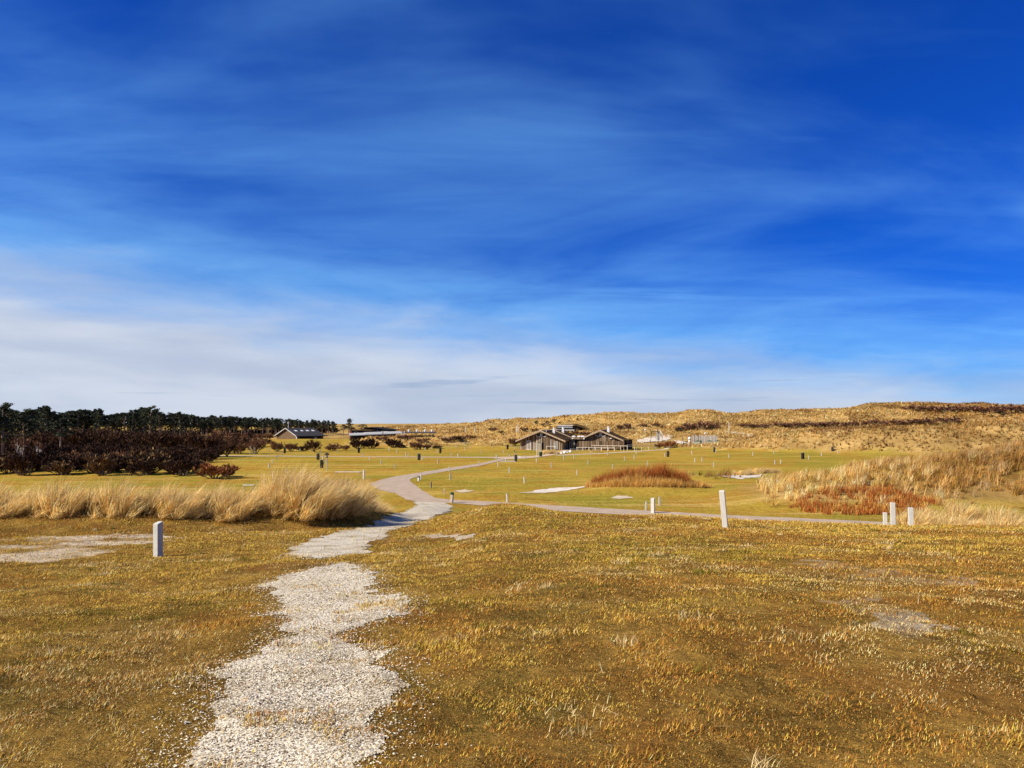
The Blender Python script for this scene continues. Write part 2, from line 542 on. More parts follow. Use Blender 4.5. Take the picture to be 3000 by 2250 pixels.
class MB:
    """collects simple solids; build() links them as one mesh object"""

    def __init__(self):
        self.v = []; self.f = []; self.t = []; self.cur = (1, 1, 1)

    def tint(self, c):
        self.cur = c
        return self

    def add(self, vs, fs):
        n = len(self.v)
        self.v += [tuple(p) for p in vs]
        self.t += [self.cur] * len(vs)
        self.f += [tuple(i + n for i in q) for q in fs]
        return self

    def box(self, c, s, rz=0.0, rx=0.0, ry=0.0, taper=1.0):
        m = Matrix.Translation(c) @ Matrix.Rotation(rz, 4, 'Z') @ Matrix.Rotation(ry, 4, 'Y') @ Matrix.Rotation(rx, 4, 'X')
        vs = []
        for z in (-0.5, 0.5):
            k = taper if z > 0 else 1
            for x, y in ((-0.5, -0.5), (0.5, -0.5), (0.5, 0.5), (-0.5, 0.5)):
                vs.append(m @ Vector((x * s[0] * k, y * s[1] * k, z * s[2])))
        return self.add(vs, [(3, 2, 1, 0), (4, 5, 6, 7), (0, 1, 5, 4), (1, 2, 6, 5), (2, 3, 7, 6), (3, 0, 4, 7)])

    def span(self, x0, x1, y0, y1, z0, z1):
        return self.box(((x0 + x1) / 2, (y0 + y1) / 2, (z0 + z1) / 2), (x1 - x0, y1 - y0, z1 - z0))

    def bar(self, a, b, w, h=None):
        """square bar between two points"""
        a = Vector(a); b = Vector(b); h = h or w
        d = (b - a); q = d.to_track_quat('Z', 'Y').to_matrix()
        vs = []
        for p in (a, b):
            for x, y in ((-1, -1), (1, -1), (1, 1), (-1, 1)):
                vs.append(p + q @ Vector((x * w / 2, y * h / 2, 0)))
        return self.add(vs, [(3, 2, 1, 0), (4, 5, 6, 7), (0, 1, 5, 4), (1, 2, 6, 5), (2, 3, 7, 6), (3, 0, 4, 7)])

    def tube(self, pts, rad, n=7, cap=True):
        pts = [Vector(p) for p in pts]
        if not isinstance(rad, (list, tuple)):
            rad = [rad] * len(pts)
        vs = []; fs = []
        for i, p in enumerate(pts):
            d = (pts[min(i + 1, len(pts) - 1)] - pts[max(i - 1, 0)]).normalized()
            q = d.to_track_quat('Z', 'Y').to_matrix()
            for k in range(n):
                a = 2 * math.pi * k / n
                vs.append(p + q @ Vector((math.cos(a) * rad[i], math.sin(a) * rad[i], 0)))
        for i in range(len(pts) - 1):
            for k in range(n):
                k2 = (k + 1) % n
                fs.append((i * n + k, i * n + k2, (i + 1) * n + k2, (i + 1) * n + k))
        if cap:
            fs.append(tuple(range(n - 1, -1, -1)))
            fs.append(tuple((len(pts) - 1) * n + k for k in range(n)))
        return self.add(vs, fs)

    def lathe(self, prof, n=12, c=(0, 0, 0)):
        pts = [(c[0], c[1], c[2] + z) for r, z in prof]
        vs = []; fs = []
        for r, z in prof:
            for k in range(n):
                a = 2 * math.pi * k / n
                vs.append((c[0] + r * math.cos(a), c[1] + r * math.sin(a), c[2] + z))
        for i in range(len(prof) - 1):
            for k in range(n):
                k2 = (k + 1) % n
                fs.append((i * n + k, i * n + k2, (i + 1) * n + k2, (i + 1) * n + k))
        fs.append(tuple(range(n - 1, -1, -1)))
        fs.append(tuple((len(prof) - 1) * n + k for k in range(n)))
        return self.add(vs, fs)

    def extrude(self, poly, y0, y1):
        """polygon in x/z pushed from y0 to y1"""
        n = len(poly)
        vs = [(x, y0, z) for x, z in poly] + [(x, y1, z) for x, z in poly]
        fs = [tuple(range(n)), tuple(range(2 * n - 1, n - 1, -1))]
        for i in range(n):
            j = (i + 1) % n
            fs.append((j, i, i + n, j + n))
        return self.add(vs, fs)

    def build(self, name, material, parent=None, bevel=0.0, smooth=False):
        me = bpy.data.meshes.new(name)
        me.from_pydata(self.v, [], self.f)
        me.update()
        bm = bmesh.new(); bm.from_mesh(me)
        bmesh.ops.recalc_face_normals(bm, faces=bm.faces)
        bm.to_mesh(me); bm.free()
        a = me.attributes.new('tint', 'FLOAT_COLOR', 'POINT')
        a.data.foreach_set('color', np.array([(*c, 1) for c in self.t], np.float32).ravel())
        if smooth:
            me.polygons.foreach_set('use_smooth', [True] * len(me.polygons))
        me.materials.append(material)
        o = bpy.data.objects.new(name, me)
        COL.objects.link(o)
        if parent:
            o.parent = parent
        if bevel:
            md = o.modifiers.new('bevel', 'BEVEL'); md.width = bevel; md.segments = 2; md.limit_method = 'ANGLE'
        return o


def tag(o, label=None, cat=None, group=None, kind=None):
    if label: o['label'] = label
    if cat: o['category'] = cat
    if group: o['group'] = group
    if kind: o['kind'] = kind
    return o


def empty(name, loc=(0, 0, 0), rz=0.0, label=None, cat=None, group=None):
    o = bpy.data.objects.new(name, None)
    o.empty_display_size = 0.2
    COL.objects.link(o)
    o.location = loc; o.rotation_euler = (0, 0, rz)
    return tag(o, label, cat, group)


def copy_tree(o, parent=None):
    c = o.copy(); COL.objects.link(c)
    c.parent = parent
    for ch in list(o.children):
        copy_tree(ch, c)
    return c


class Kind:
    """a thing built once; place() moves the first and copies the rest with their parts"""

    def __init__(self, builder):
        self.root = builder(); self.used = False

    def place(self, loc, rz=0.0, scale=1.0, label=None, cat=None, group=None, tilt=(0, 0)):
        if not self.used:
            o = self.root; self.used = True
        else:
            o = copy_tree(self.root)
        o.location = loc; o.rotation_euler = (tilt[0], tilt[1], rz)
        o.scale = scale if isinstance(scale, tuple) else (scale,) * 3
        tag(o, label, cat, group)
        return o


def ordinal(i):
    w = ['first', 'second', 'third', 'fourth', 'fifth', 'sixth', 'seventh', 'eighth', 'ninth', 'tenth', 'eleventh', 'twelfth',
         'thirteenth', 'fourteenth', 'fifteenth', 'sixteenth', 'seventeenth', 'eighteenth', 'nineteenth', 'twentieth']
    if i < 20:
        return w[i]
    tens = {2: 'twenty', 3: 'thirty', 4: 'forty', 5: 'fifty', 6: 'sixty'}
    if (i + 1) % 10 == 0:
        return {3: 'thirtieth', 4: 'fortieth', 5: 'fiftieth', 6: 'sixtieth'}[(i + 1) // 10]
    return tens[(i + 1) // 10] + '-' + w[(i + 1) % 10 - 1]


# ------------------------------------------------------------------ the ground
ground_mat = ground_material()


def build_ground():
    ang_f = np.arange(-46, 46.01, 0.23)
    ang = np.concatenate([np.arange(-180, -46, 4.0), ang_f, np.arange(50, 180, 4.0)])
    r = np.concatenate([[0.0, 0.8, 1.6, 2.4, 3.0], np.geomspace(3.4, 180, 330), np.geomspace(181, 345, 110), np.geomspace(350, 460, 20), np.geomspace(480, 6000, 22)])
    A, RR = np.meshgrid(np.radians(ang), r)
    x = np.sin(A) * RR; y = np.cos(A) * RR
    z = H(x, y)
    z = np.where(RR > 900, np.minimum(z, 4.5), z)
    v = np.stack([x, y, z], -1).reshape(-1, 3)
    na, nr = len(ang), len(r)
    i, j = np.meshgrid(np.arange(nr - 1), np.arange(na), indexing='ij')
    j2 = (j + 1) % na
    f = np.stack([i * na + j, (i + 1) * na + j, (i + 1) * na + j2, i * na + j2], -1).reshape(-1, 4)
    du = dunes(x, y).ravel()
    yr = v[:, 1]
    dune = sstep(du, 0.25, 0.9) * (yr > 44)
    # mown slopes stay lawn: low rise by the barn, ground under the playground
    rise = gauss(v[:, 0], v[:, 1], -68, 240, 36, 22)
    dune = dune * (1 - sstep(rise, 0.25, 0.6))
    d, p = seg_dist(v[:, 0], v[:, 1], BANK_PTS)
    near = np.where(yr < 70, sstep(v[:, 2], 0.4, 2.2), 0) * (yr > -200)
    m = (yr > 2) & (yr < 34)
    sandy = np.zeros(len(v))
    xs, ys = v[m, 0], v[m, 1]
    sl = in_patch(xs, ys, ['left']) * sstep(fbm(xs / 1.4, ys / 0.7, 161, 4), -0.35, 0.15)
    sr = in_patch(xs, ys, ['right', 'right2']) * 0.75 * sstep(fbm(xs / 0.8 + ys / 2.0, ys / 0.4, 163, 5), -0.25, 0.45)
    sandy[m] = np.maximum(sl, sr)
    return tag(np_mesh('ground', v, f, ground_mat, smooth=True, attrs={'dune': dune, 'near': near, 'sandy': sandy}), 'rolling lawn, near hill and dune ground', kind='structure')


gravel_mat = mat('shell_gravel', (0.50, 0.46, 0.38), 0.9, 0.2, 30, 0.012, 55)
N_, L_ = gravel_mat.node_tree.nodes, gravel_mat.node_tree.links
_vo = N_.new('ShaderNodeTexVoronoi'); _vo.inputs['Scale'].default_value = 70
_geo = N_.new('ShaderNodeNewGeometry'); L_.new(_geo.outputs['Position'], _vo.inputs['Vector'])
_rp = N_.new('ShaderNodeValToRGB')
_rp.color_ramp.elements[0].color = (0.13, 0.09, 0.05, 1); _rp.color_ramp.elements[0].position = 0.05
_rp.color_ramp.elements[1].color = (0.72, 0.64, 0.47, 1); _rp.color_ramp.elements[1].position = 0.62
_hs = N_.new('ShaderNodeSeparateColor'); L_.new(_vo.outputs['Color'], _hs.inputs[0])
L_.new(_hs.outputs[0], _rp.inputs[0])
_big = N_.new('ShaderNodeTexNoise'); _big.inputs['Scale'].default_value = 1.6; _big.inputs['Detail'].default_value = 5
L_.new(_geo.outputs['Position'], _big.inputs['Vector'])
_bm = N_.new('ShaderNodeMix'); _bm.data_type = 'RGBA'; _bm.blend_type = 'MULTIPLY'
_br = N_.new('ShaderNodeMapRange'); _br.inputs['From Min'].default_value = 0.45; _br.inputs['From Max'].default_value = 0.7
L_.new(_big.outputs['Fac'], _br.inputs[0])
L_.new(_br.outputs[0], _bm.inputs[0]); L_.new(_rp.outputs[0], _bm.inputs[6]); _bm.inputs[7].default_value = (0.66, 0.59, 0.47, 1)
L_.new(_bm.outputs[2], N_['Principled BSDF'].inputs['Base Color'])

asphalt_mat = mat('asphalt', (0.40, 0.30, 0.205), 0.9, 0.16, 0.9, 0.006, 25)
pale_path_mat = mat('pale_track', (0.52, 0.42, 0.27), 0.95, 0.2, 1.2, 0.01, 14)
sand_mat = mat('sand', (0.60, 0.52, 0.40), 0.95, 0.18, 1.4, 0.03, 7)
sandg_mat = mat('grey_sand', (0.36, 0.29, 0.20), 0.95, 0.2, 3.5, 0.015, 20)

GRAVEL_UP = [(1215, 1466), (1300, 1470), (1325, 1484), (1310, 1499), (1258, 1520), (1180, 1545), (1144, 1557), (1128, 1576), (1071, 1604),
             (1063, 1622), (990, 1629), (900, 1639), (850, 1627), (887, 1598), (919, 1582), (1020, 1553), (1052, 1547), (1138, 1520), (1190, 1499), (1224, 1480)]
GRAVEL_LOW = [(1008, 1652), (1058, 1661), (1092, 1683), (1098, 1726), (1156, 1737), (1187, 1760), (1163, 1785), (1153, 1810), (1084, 1829), (1030, 1845),
              (1000, 1873), (1080, 1900), (1180, 1905), (1200, 1930), (1140, 1957), (1090, 2060), (1040, 2260), (560, 2260), (640, 2060), (700, 1945), (777, 1903), (832, 1873),
              (824, 1816), (790, 1766), (770, 1715), (860, 1680), (940, 1668)]
SAND_LEFT = [(-260, 1600), (0, 1580), (160, 1572), (330, 1566), (470, 1570), (560, 1574), (440, 1592), (370, 1606), (260, 1626), (130, 1648), (0, 1652), (-260, 1660)]
SAND_RIGHT = [(2300, 1645), (2380, 1640), (2500, 1652), (2600, 1660), (2720, 1672), (2850, 1690), (2960, 1700), (2820, 1712), (2700, 1722), (2560, 1705), (2420, 1680)]
SAND_RIGHT2 = [(2440, 1756), (2560, 1740), (2660, 1790), (2760, 1850), (2640, 1880), (2540, 1830)]
SAND_GREY = [(1230, 1572), (1262, 1567), (1310, 1564), (1330, 1570), (1372, 1568), (1378, 1577), (1340, 1585), (1300, 1580), (1262, 1577)]
near_patch = {}
for k_, p_ in (('up', GRAVEL_UP), ('low', GRAVEL_LOW), ('left', SAND_LEFT), ('right', SAND_RIGHT), ('right2', SAND_RIGHT2), ('grey', SAND_GREY)):
    near_patch[k_] = [hit(*q)[:2] for q in p_]


def in_patch(x, y, keys, wob=0.19):
    wx = wob * 1.5 * fbm(x / 0.35, y / 0.35, 71, 4) + wob * 1.2 * fbm(x / 1.7, y / 1.7, 73, 2)
    wy = wob * 2.6 * fbm(x / 0.45, y / 0.7, 75, 4)
    m = np.zeros(np.shape(x), bool)
    for k in keys:
        m |= pip(x + wx, y + wy, near_patch[k])
    return m


def patch_sheet(name, keys, material, label, lift=0.004, holes=0.0):
    s = np.arange(-0.86, 0.86, 0.0026)
    pts = np.concatenate([np.array(near_patch[k]) for k in keys])
    y0, y1 = max(1.5, pts[:, 1].min() - 1), pts[:, 1].max() + 2
    s0, s1 = (pts[:, 0] / pts[:, 1]).min() - 0.05, (pts[:, 0] / pts[:, 1]).max() + 0.05
    s = s[(s > s0) & (s < s1)]
    d = np.geomspace(y0, y1, int(math.log(y1 / y0) / 0.005))
    S, D = np.meshgrid(s, d)
    x = S * D; y = D
    xc = (x[:-1, :-1] + x[1:, 1:]) / 2; yc = (y[:-1, :-1] + y[1:, 1:]) / 2
    m = in_patch(xc, yc, keys)
    if holes:
        m &= fbm(xc / 0.16, yc / 0.22, 81, 3) + 0.5 * fbm(xc / 0.8, yc / 0.8, 82, 2) < 1 - holes
    i, j = np.nonzero(m)
    n = len(s)
    f = np.stack([i * n + j, (i + 1) * n + j, (i + 1) * n + j + 1, i * n + j + 1], -1)[:, ::-1]
    used, inv = np.unique(f.ravel(), return_inverse=True)
    f = inv.reshape(-1, 4)
    xx, yy = x.ravel()[used], y.ravel()[used]
    z = H(xx, yy) + lift + 0.0004 * yy + 0.004 * fbm(xx / 0.12, yy / 0.12, 83, 2)
    return tag(np_mesh(name, np.stack([xx, yy, z], -1), f, material, smooth=True), label, kind='structure')


patch_sheet('gravel_path', ['up', 'low'], gravel_mat, 'white crushed shell footpath running down the near hill')
patch_sheet('sand_patch', ['grey'], sandg_mat, 'small grey bare patch in the turf right of the shell path')


build_ground()


def flat_poly(name, pts, material, z, label, wob=0.0, kind='structure', step=None):
    """a sheet on the level lawn, outline slightly frayed"""
    w = [flat(*p) for p in pts]
    out = []
    for i in range(len(w)):
        a = np.array(w[i]); b = np.array(w[(i + 1) % len(w)])
        n = max(1, int(np.hypot(*(b - a)) / (step or 0.6)))
        for k in range(n):
            q = a + (b - a) * k / n
            if wob:
                q = q + wob * np.array([fbm(q[0] / 0.8, q[1] / 0.8, 91, 2), fbm(q[0] / 0.8, q[1] / 0.8, 92, 2)]).ravel()
            out.append(q)
    bm = bmesh.new()
    vs = [bm.verts.new((q[0], q[1], max(0.0, float(H(q[0], q[1]))) + z)) for q in out]
    es = [bm.edges.new((vs[i], vs[(i + 1) % len(vs)])) for i in range(len(vs))]
    bmesh.ops.triangle_fill(bm, use_beauty=True, edges=es)
    bmesh.ops.recalc_face_normals(bm, faces=bm.faces)
    if bm.faces and sum(f.normal.z for f in bm.faces) < 0:
        bmesh.ops.reverse_faces(bm, faces=bm.faces)
    me = bpy.data.meshes.new(name); bm.to_mesh(me); bm.free()
    me.materials.append(material)
    o = bpy.data.objects.new(name, me); COL.objects.link(o)
    return tag(o, label, kind=kind)


ASPHALT = [(1080, 1418), (1110, 1408), (1143, 1399), (1230, 1385), (1317, 1370.5), (1404, 1358.5), (1465, 1344.5), (1482, 1346.5), (1404, 1365.5), (1317, 1379.5),
           (1250, 1391), (1212, 1400), (1201, 1405), (1206, 1414), (1239, 1439), (1277, 1460), (1313, 1464.5), (1410, 1469), (1530, 1476), (1750, 1489), (1900, 1497), (2128, 1510),
           (2300, 1517), (2600, 1531), (2800, 1543), (3150, 1562), (3150, 1582), (2800, 1561), (2600, 1547), (2300, 1531), (2128, 1524), (1900, 1512), (1750, 1505),
           (1530, 1491), (1410, 1482), (1318, 1475), (1272, 1473), (1231, 1471), (1188, 1464), (1160, 1446), (1110, 1436)]
flat_poly('asphalt_path', ASPHALT, asphalt_mat, 0.03, 'smooth pinkish-grey asphalt path winding across the lawn', wob=0.10)
flat_poly('asphalt_road', [(-300, 1329), (600, 1334), (900, 1336.2), (1100, 1337.6), (1300, 1338.6), (1460, 1339), (1511, 1337.5), (1560, 1336), (1592, 1332.5), (1610, 1329.5), (1650, 1318.5), (1672, 1318.5),
                            (1630, 1331.5), (1600, 1337), (1572, 1340.5), (1535, 1343.5), (1485, 1345.9), (1466, 1344.0), (1455, 1343.2), (1440, 1341.8), (1300, 1340.6), (1100, 1339.4), (900, 1338), (600, 1336), (-300, 1331)],
          mat('pale_asphalt', (0.50, 0.37, 0.24), 0.9, 0.14, 0.7, 0.006, 20), 0.034, 'pale lane crossing the lawn to the timber houses', wob=0.05)
flat_poly('side_track', [(1632, 1333.6), (1760, 1328.2), (1900, 1319.6), (2010, 1311.4), (2010, 1312.6), (1900, 1321.6), (1760, 1330.2), (1632, 1335.6)], pale_path_mat, 0.038, 'narrow pale track passing in front of the right timber house')
flat_poly('sand_patch', [(1525, 1444), (1560, 1440), (1585, 1434), (1640, 1430), (1690, 1433), (1740, 1430), (1700, 1437), (1650, 1441), (1600, 1444)], sand_mat, 0.03, 'bright sand patch on the lawn left of the heather mound', wob=0.45, step=0.3)
flat_poly('sand_patch', [(1325, 1440), (1360, 1434), (1390, 1438), (1360, 1443)], pale_path_mat, 0.026, 'faint bare patch on the lawn behind the green-topped post', wob=0.4, step=0.3)
flat_poly('sand_patch', [(1788, 1459), (1805, 1453), (1845, 1453), (1852, 1459), (1820, 1462)], pale_path_mat, 0.026, 'small bare patch in front of the heather mound', wob=0.4, step=0.3)
flat_poly('sand_patch', [(2075, 1401), (2110, 1394), (2190, 1392), (2236, 1390), (2220, 1400), (2180, 1408), (2120, 1406)], sand_mat, 0.03, 'bright sand patch on the lawn right of the heather mound', wob=0.45, step=0.3)
for a_, b_ in (((1380, 1331.5), (1475, 1332.3)), ((560, 1352), (760, 1354)), ((1000, 1362), (1120, 1361)), ((2090, 1326), (2150, 1327))):
    pass

# ------------------------------------------------------------------ grass
turf_mat = mat('turf_blades', (1, 1, 1), 0.8, 0.1, 2.0, attr=True, translucent=0.25, spec=0.04)
straw_mat = mat('marram_blades', (1, 1, 1), 0.7, 0.1, 2.0, attr=True, translucent=0.48, spec=0.08)


def pick_colours(n, weights, palette, jit=0.18, r=rng):
    k = r.choice(len(palette), n, p=np.array(weights) / sum(weights))
    c = np.array(palette)[k] * (1 + jit * r.standard_normal((n, 1)))
    return np.clip(c, 0.004, 0.95)


STRAW = [(0.82, 0.55, 0.19), (0.66, 0.40, 0.11), (0.92, 0.72, 0.36), (0.34, 0.18, 0.04), (0.52, 0.37, 0.08)]


def build_turf(n=1620000):
    # thinner with distance; the strip is wider than the view so that a step aside still stands on turf
    dg = np.linspace(1.2, 34.0, 800)
    cdf = np.cumsum(np.maximum(dg, 2.6) ** -1.3 * (0.72 * dg + 3.4)); cdf = (cdf - cdf[0]) / (cdf[-1] - cdf[0])
    d = np.interp(rng.random(n), cdf, dg)
    x = rng.uniform(-1, 1, n) * (0.72 * d + 3.4); y = d
    side = rng.random(n) > 0.65 * sstep(np.abs(x) - 0.72 * d, 0.2, 3.4)
    x, y, d = x[side], y[side], d[side]; n = len(x)
    jx = x + 0.22 * rng.standard_normal(n); jy = y + 0.40 * rng.standard_normal(n)
    gr = in_patch(jx, jy, ['up', 'low'])
    sp = in_patch(jx, jy, ['grey'])
    sl = in_patch(jx, jy, ['left']) * sstep(fbm(x / 1.4, y / 0.7, 161, 4), -0.35, 0.15)
    sr = in_patch(jx, jy, ['right', 'right2']) * 0.75 * sstep(fbm(x / 0.8 + y / 2.0, y / 0.4, 163, 5), -0.25, 0.45)
    bare = fbm(x / 0.9, y / 0.9, 101, 4)
    keep = np.where(gr, rng.random(n) < 0.02 + 0.5 * (fbm(x / 0.7, y / 0.42, 106, 3) > 0.16 + 0.6 * (d > 12)), True)
    keep &= np.where(sp, rng.random(n) < 0.12, True)
    keep &= rng.random(n) > 0.75 * np.maximum(sl, sr)
    keep &= (bare < 0.42) | (rng.random(n) < 0.45)
    clump = fbm(x / 0.20, y / 0.16, 103, 3) + 0.5 * fbm(x / 0.75, y / 0.6, 104, 2)
    keep &= (clump > -0.12) | (rng.random(n) < np.interp(d, [3, 14, 30], [0.38, 0.5, 0.75]))
    x, y, d = x[keep], y[keep], d[keep]
    grk = gr[keep]
    n = len(x)
    gx, gy = hit(330, 1830)[:2]
    green = sstep(0.5 * gauss(x, y, gx, gy, 1.1, 1.0) + fbm(x / 3.6, y / 3.2, 111, 3) + 0.4 * fbm(x / 0.8, y / 0.8, 112, 2), 0.0, 0.35)
    rust = sstep(fbm(x / 1.9, y / 1.9, 115, 3) + 0.18 * sstep(d, 12, 5) + 0.60 * sstep(x, 1.8, 4.5) * sstep(d, 16, 9), 0.05, 0.38)
    streaks = sstep(fbm(x / 1.6 + y / 3.0, y / 0.5, 131, 3), 0.0, 0.4) * pip(x, y, near_patch['right']) + 0.8 * pip(x, y, near_patch['right2'])
    pale = streaks + sstep(fbm(x / 1.3, y / 1.0, 118, 4) + 0.15 * sstep(d, 10, 6), 0.16, 0.42)
    P_gold = (0.90, 0.54, 0.090); P_green = (0.46, 0.34, 0.032); P_rust = (0.50, 0.22, 0.038); P_pale = (0.90, 0.64, 0.26); P_dark = (0.11, 0.06, 0.012)
    col = np.tile(np.array(P_gold), (n, 1))
    r1 = rng.random(n)
    col[r1 < 0.12 + 0.55 * green] = P_green
    r2 = rng.random(n)
    col[r2 < 0.18 + 0.55 * rust] = P_rust
    r3 = rng.random(n)
    col[r3 < 0.06 + 0.42 * pale] = P_pale
    col[rng.random(n) < 0.13] = P_dark
    col *= (1 + 0.20 * rng.standard_normal((n, 1)))
    col = np.clip(col, 0.01, 0.9)
    tuft = 0.5 + 0.8 * sstep(fbm(x / 0.22, y / 0.22, 121, 2), -0.5, 0.6) + 1.1 * sstep(fbm(x / 0.55, y / 0.55, 123, 3), 0.25, 0.6)
    L = (0.016 + 0.0011 * d) * tuft * rng.uniform(0.5, 1.5, n)
    L = np.where(grk, L * 1.7, L)
    w = (0.0017 + 0.00030 * d) * rng.uniform(0.7, 1.4, n)
    az = rng.uniform(0, 2 * np.pi, n)
    lean = np.clip(np.abs(rng.normal(0.75, 0.45, n)), 0.05, 1.5)
    dirx = np.cos(az) * np.sin(lean) + 0.15; diry = np.sin(az) * np.sin(lean); dirz = np.cos(lean) * 0.9 + 0.06
    sx, sy = -np.sin(az), np.cos(az)
    z = H(x, y) - 0.004 + np.where(grk, 0.010, 0)
    base = np.stack([x, y, z], -1)
    side = np.stack([sx * w, sy * w, np.zeros(n)], -1)
    tip = base + np.stack([dirx, diry, dirz], -1) * L[:, None]
    v = np.stack([base - side, base + side, tip], 1).reshape(-1, 3)
    f = np.arange(3 * n).reshape(-1, 3)
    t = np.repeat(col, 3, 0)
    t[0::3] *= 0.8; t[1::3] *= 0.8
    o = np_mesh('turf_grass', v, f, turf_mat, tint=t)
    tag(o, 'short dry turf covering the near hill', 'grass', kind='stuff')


build_turf()


def blades(bx, by, bz, L, w, az, lean, wind, droop, col, rows=4, r=rng):
    """curved tapering blades, one ribbon each; returns verts, faces, tint"""
    n = len(bx)
    d0 = np.stack([np.cos(az) * np.sin(lean), np.sin(az) * np.sin(lean), np.cos(lean)], -1)
    sx = np.stack([-np.sin(az), np.cos(az), np.zeros(n)], -1)
    tw = r.uniform(-1.2, 1.2, n)[:, None]
    sx = sx * np.cos(tw) + np.stack([np.cos(az), np.sin(az), np.zeros(n)], -1) * np.sin(tw)
    pts = [np.stack([bx, by, bz], -1)]
    d = d0.copy()
    seg = (L / (rows - 1))[:, None]
    for i in range(rows - 1):
        d = d + np.stack([wind[0] * droop, wind[1] * droop, -0.55 * droop], -1) * ((i + 0.6) / (rows - 1))
        d /= np.linalg.norm(d, axis=1, keepdims=True)
        pts.append(pts[-1] + d * seg)
    vs = []; ts = []
    for i, p in enumerate(pts):
        k = (1 - i / (rows - 1)) ** 0.7
        if i < rows - 1:
            vs += [p - sx * (w * k)[:, None], p + sx * (w * k)[:, None]]
            ts += [col, col]
        else:
            vs.append(p); ts.append(col)
    m = len(vs)
    V = np.stack(vs, 1).reshape(-1, 3); T = np.stack(ts, 1).reshape(-1, 3)
    base = (np.arange(n) * m)[:, None]
    fs = []
    for i in range(rows - 2):
        a = 2 * i
        fs += [[a, a + 1, a + 3], [a, a + 3, a + 2]]
    a = 2 * (rows - 2)
    fs.append([a, a + 1, a + 2])
    Fc = (base[:, :, None] + np.array(fs)[None]).reshape(-1, 3)
    return V, Fc, T


def make_tussock(seed, nb=2600, rad=0.75, height=1.25, pal=STRAW, wts=(4, 2, 4.5, 0.7, 0.6), heather=0):
    r = np.random.default_rng(seed)
    ns = 34
    k = r.integers(0, ns, nb)
    qs = np.sqrt(r.random(ns)) * rad; as_ = r.uniform(0, 2 * np.pi, ns)
    bx = (qs * np.cos(as_))[k] + r.normal(0, 0.07, nb); by = (qs * np.sin(as_) * 0.8)[k] + r.normal(0, 0.07, nb)
    q = np.hypot(bx, by / 0.8)
    bz = 0.18 * (1 - np.minimum(1, q / rad) ** 2) - 0.05
    L = height * r.uniform(0.55, 1.1, nb) * r.uniform(0.62, 1.12, ns)[k] * (1.0 - 0.2 * np.minimum(1.2, q / rad) ** 2)
    az_s = np.where(r.random(ns) < 0.5, as_, r.normal(0.0, 0.8, ns))
    az = az_s[k] + r.normal(0, 0.45, nb)
    lean = np.abs(r.normal(0.10, 0.10, nb)) + np.abs(r.normal(0.12, 0.16, ns))[k] + 0.45 * np.minimum(1.2, q / rad) ** 2
    droop = r.uniform(0.05, 0.35, nb) + r.uniform(0.0, 0.35, ns)[k]
    wind = (np.full(nb, 0.95), r.normal(0.05, 0.15, nb))
    col = pick_colours(nb, wts, pal, 0.16, r) * r.uniform(0.78, 1.2, ns)[k][:, None]
    V, Fc, T = blades(bx, by, bz, L, r.uniform(0.008, 0.016, nb), az, lean, wind, droop, col, 5, r)
    root = empty('marram_tussock')
    np_mesh('blades', V, Fc, straw_mat, tint=T, parent=root)
    # flattened dead grass skirt
    nb2 = nb // 4
    q = rad * r.uniform(0.5, 1.05, nb2); a = r.uniform(0, 2 * np.pi, nb2)
    V, Fc, T = blades(q * np.cos(a), q * np.sin(a) * 0.8, np.full(nb2, -0.02), r.uniform(0.25, 0.6, nb2) * height, r.uniform(0.005, 0.010, nb2),
                      a + r.normal(0, 0.5, nb2), r.uniform(0.6, 1.35, nb2), (np.full(nb2, 0.3), np.zeros(nb2)), r.uniform(0.6, 1.2, nb2),
                      pick_colours(nb2, (2, 3, 1, 4, 1), pal, 0.2, r), 4, r)
    np_mesh('dead_skirt', V, Fc, straw_mat, tint=T, parent=root)
    return root


TUSS = [Kind(lambda sd=sd, nb=nb, rr=rr, hh=hh: make_tussock(sd, nb, rr, hh)) for sd, nb, rr, hh in ((1, 1700, 0.85, 1.35), (2, 1400, 0.75, 1.2), (3, 1600, 0.9, 1.05), (4, 1250, 0.65, 1.3))]
PURP = [(0.50, 0.25, 0.13), (0.62, 0.36, 0.16), (0.38, 0.17, 0.10), (0.70, 0.48, 0.20), (0.30, 0.15, 0.07)]
TUSS_P = Kind(lambda: make_tussock(5, 2400, 0.85, 1.1, PURP, (4, 3, 3, 2, 1)))
bank_spots = []
for i, px in enumerate(range(-150, 860, 42)):
    bank_spots.append((px, 25.4 + (0.6 if i % 2 else 0) + 1.5 * max(0, (px - 500) / 400), 0.92 + 0.14 * math.sin(i * 1.9), 0.9 + 0.25 * math.sin(i * 2.7)))
for i, (px, yd) in enumerate([(835, 27.2), (885, 28.4), (935, 27.6), (985, 28.8), (1020, 31.0), (1058, 34.5), (1080, 37.5), (1094, 39.5), (1104, 41.5), (870, 30.2), (925, 30.4), (968, 31.4), (1005, 33.4), (1040, 36.4), (1075, 39.2), (1000, 28.0), (1030, 33.0), (900, 26.6), (955, 26.9), (1082, 41.5)]):
    bank_spots.append((px, yd, (1.08 + 0.10 * math.sin(i * 2.3)) * (0.85 if px > 1050 else 1), (1.15 + 0.14 * math.sin(i * 1.3)) * (1.0 if px < 1050 else 0.8 if px < 1078 else 0.55)))
tl = []
for px, yd, sc, sz in bank_spots:
    tl.append((px, yd, sc, sz))
tl.sort()
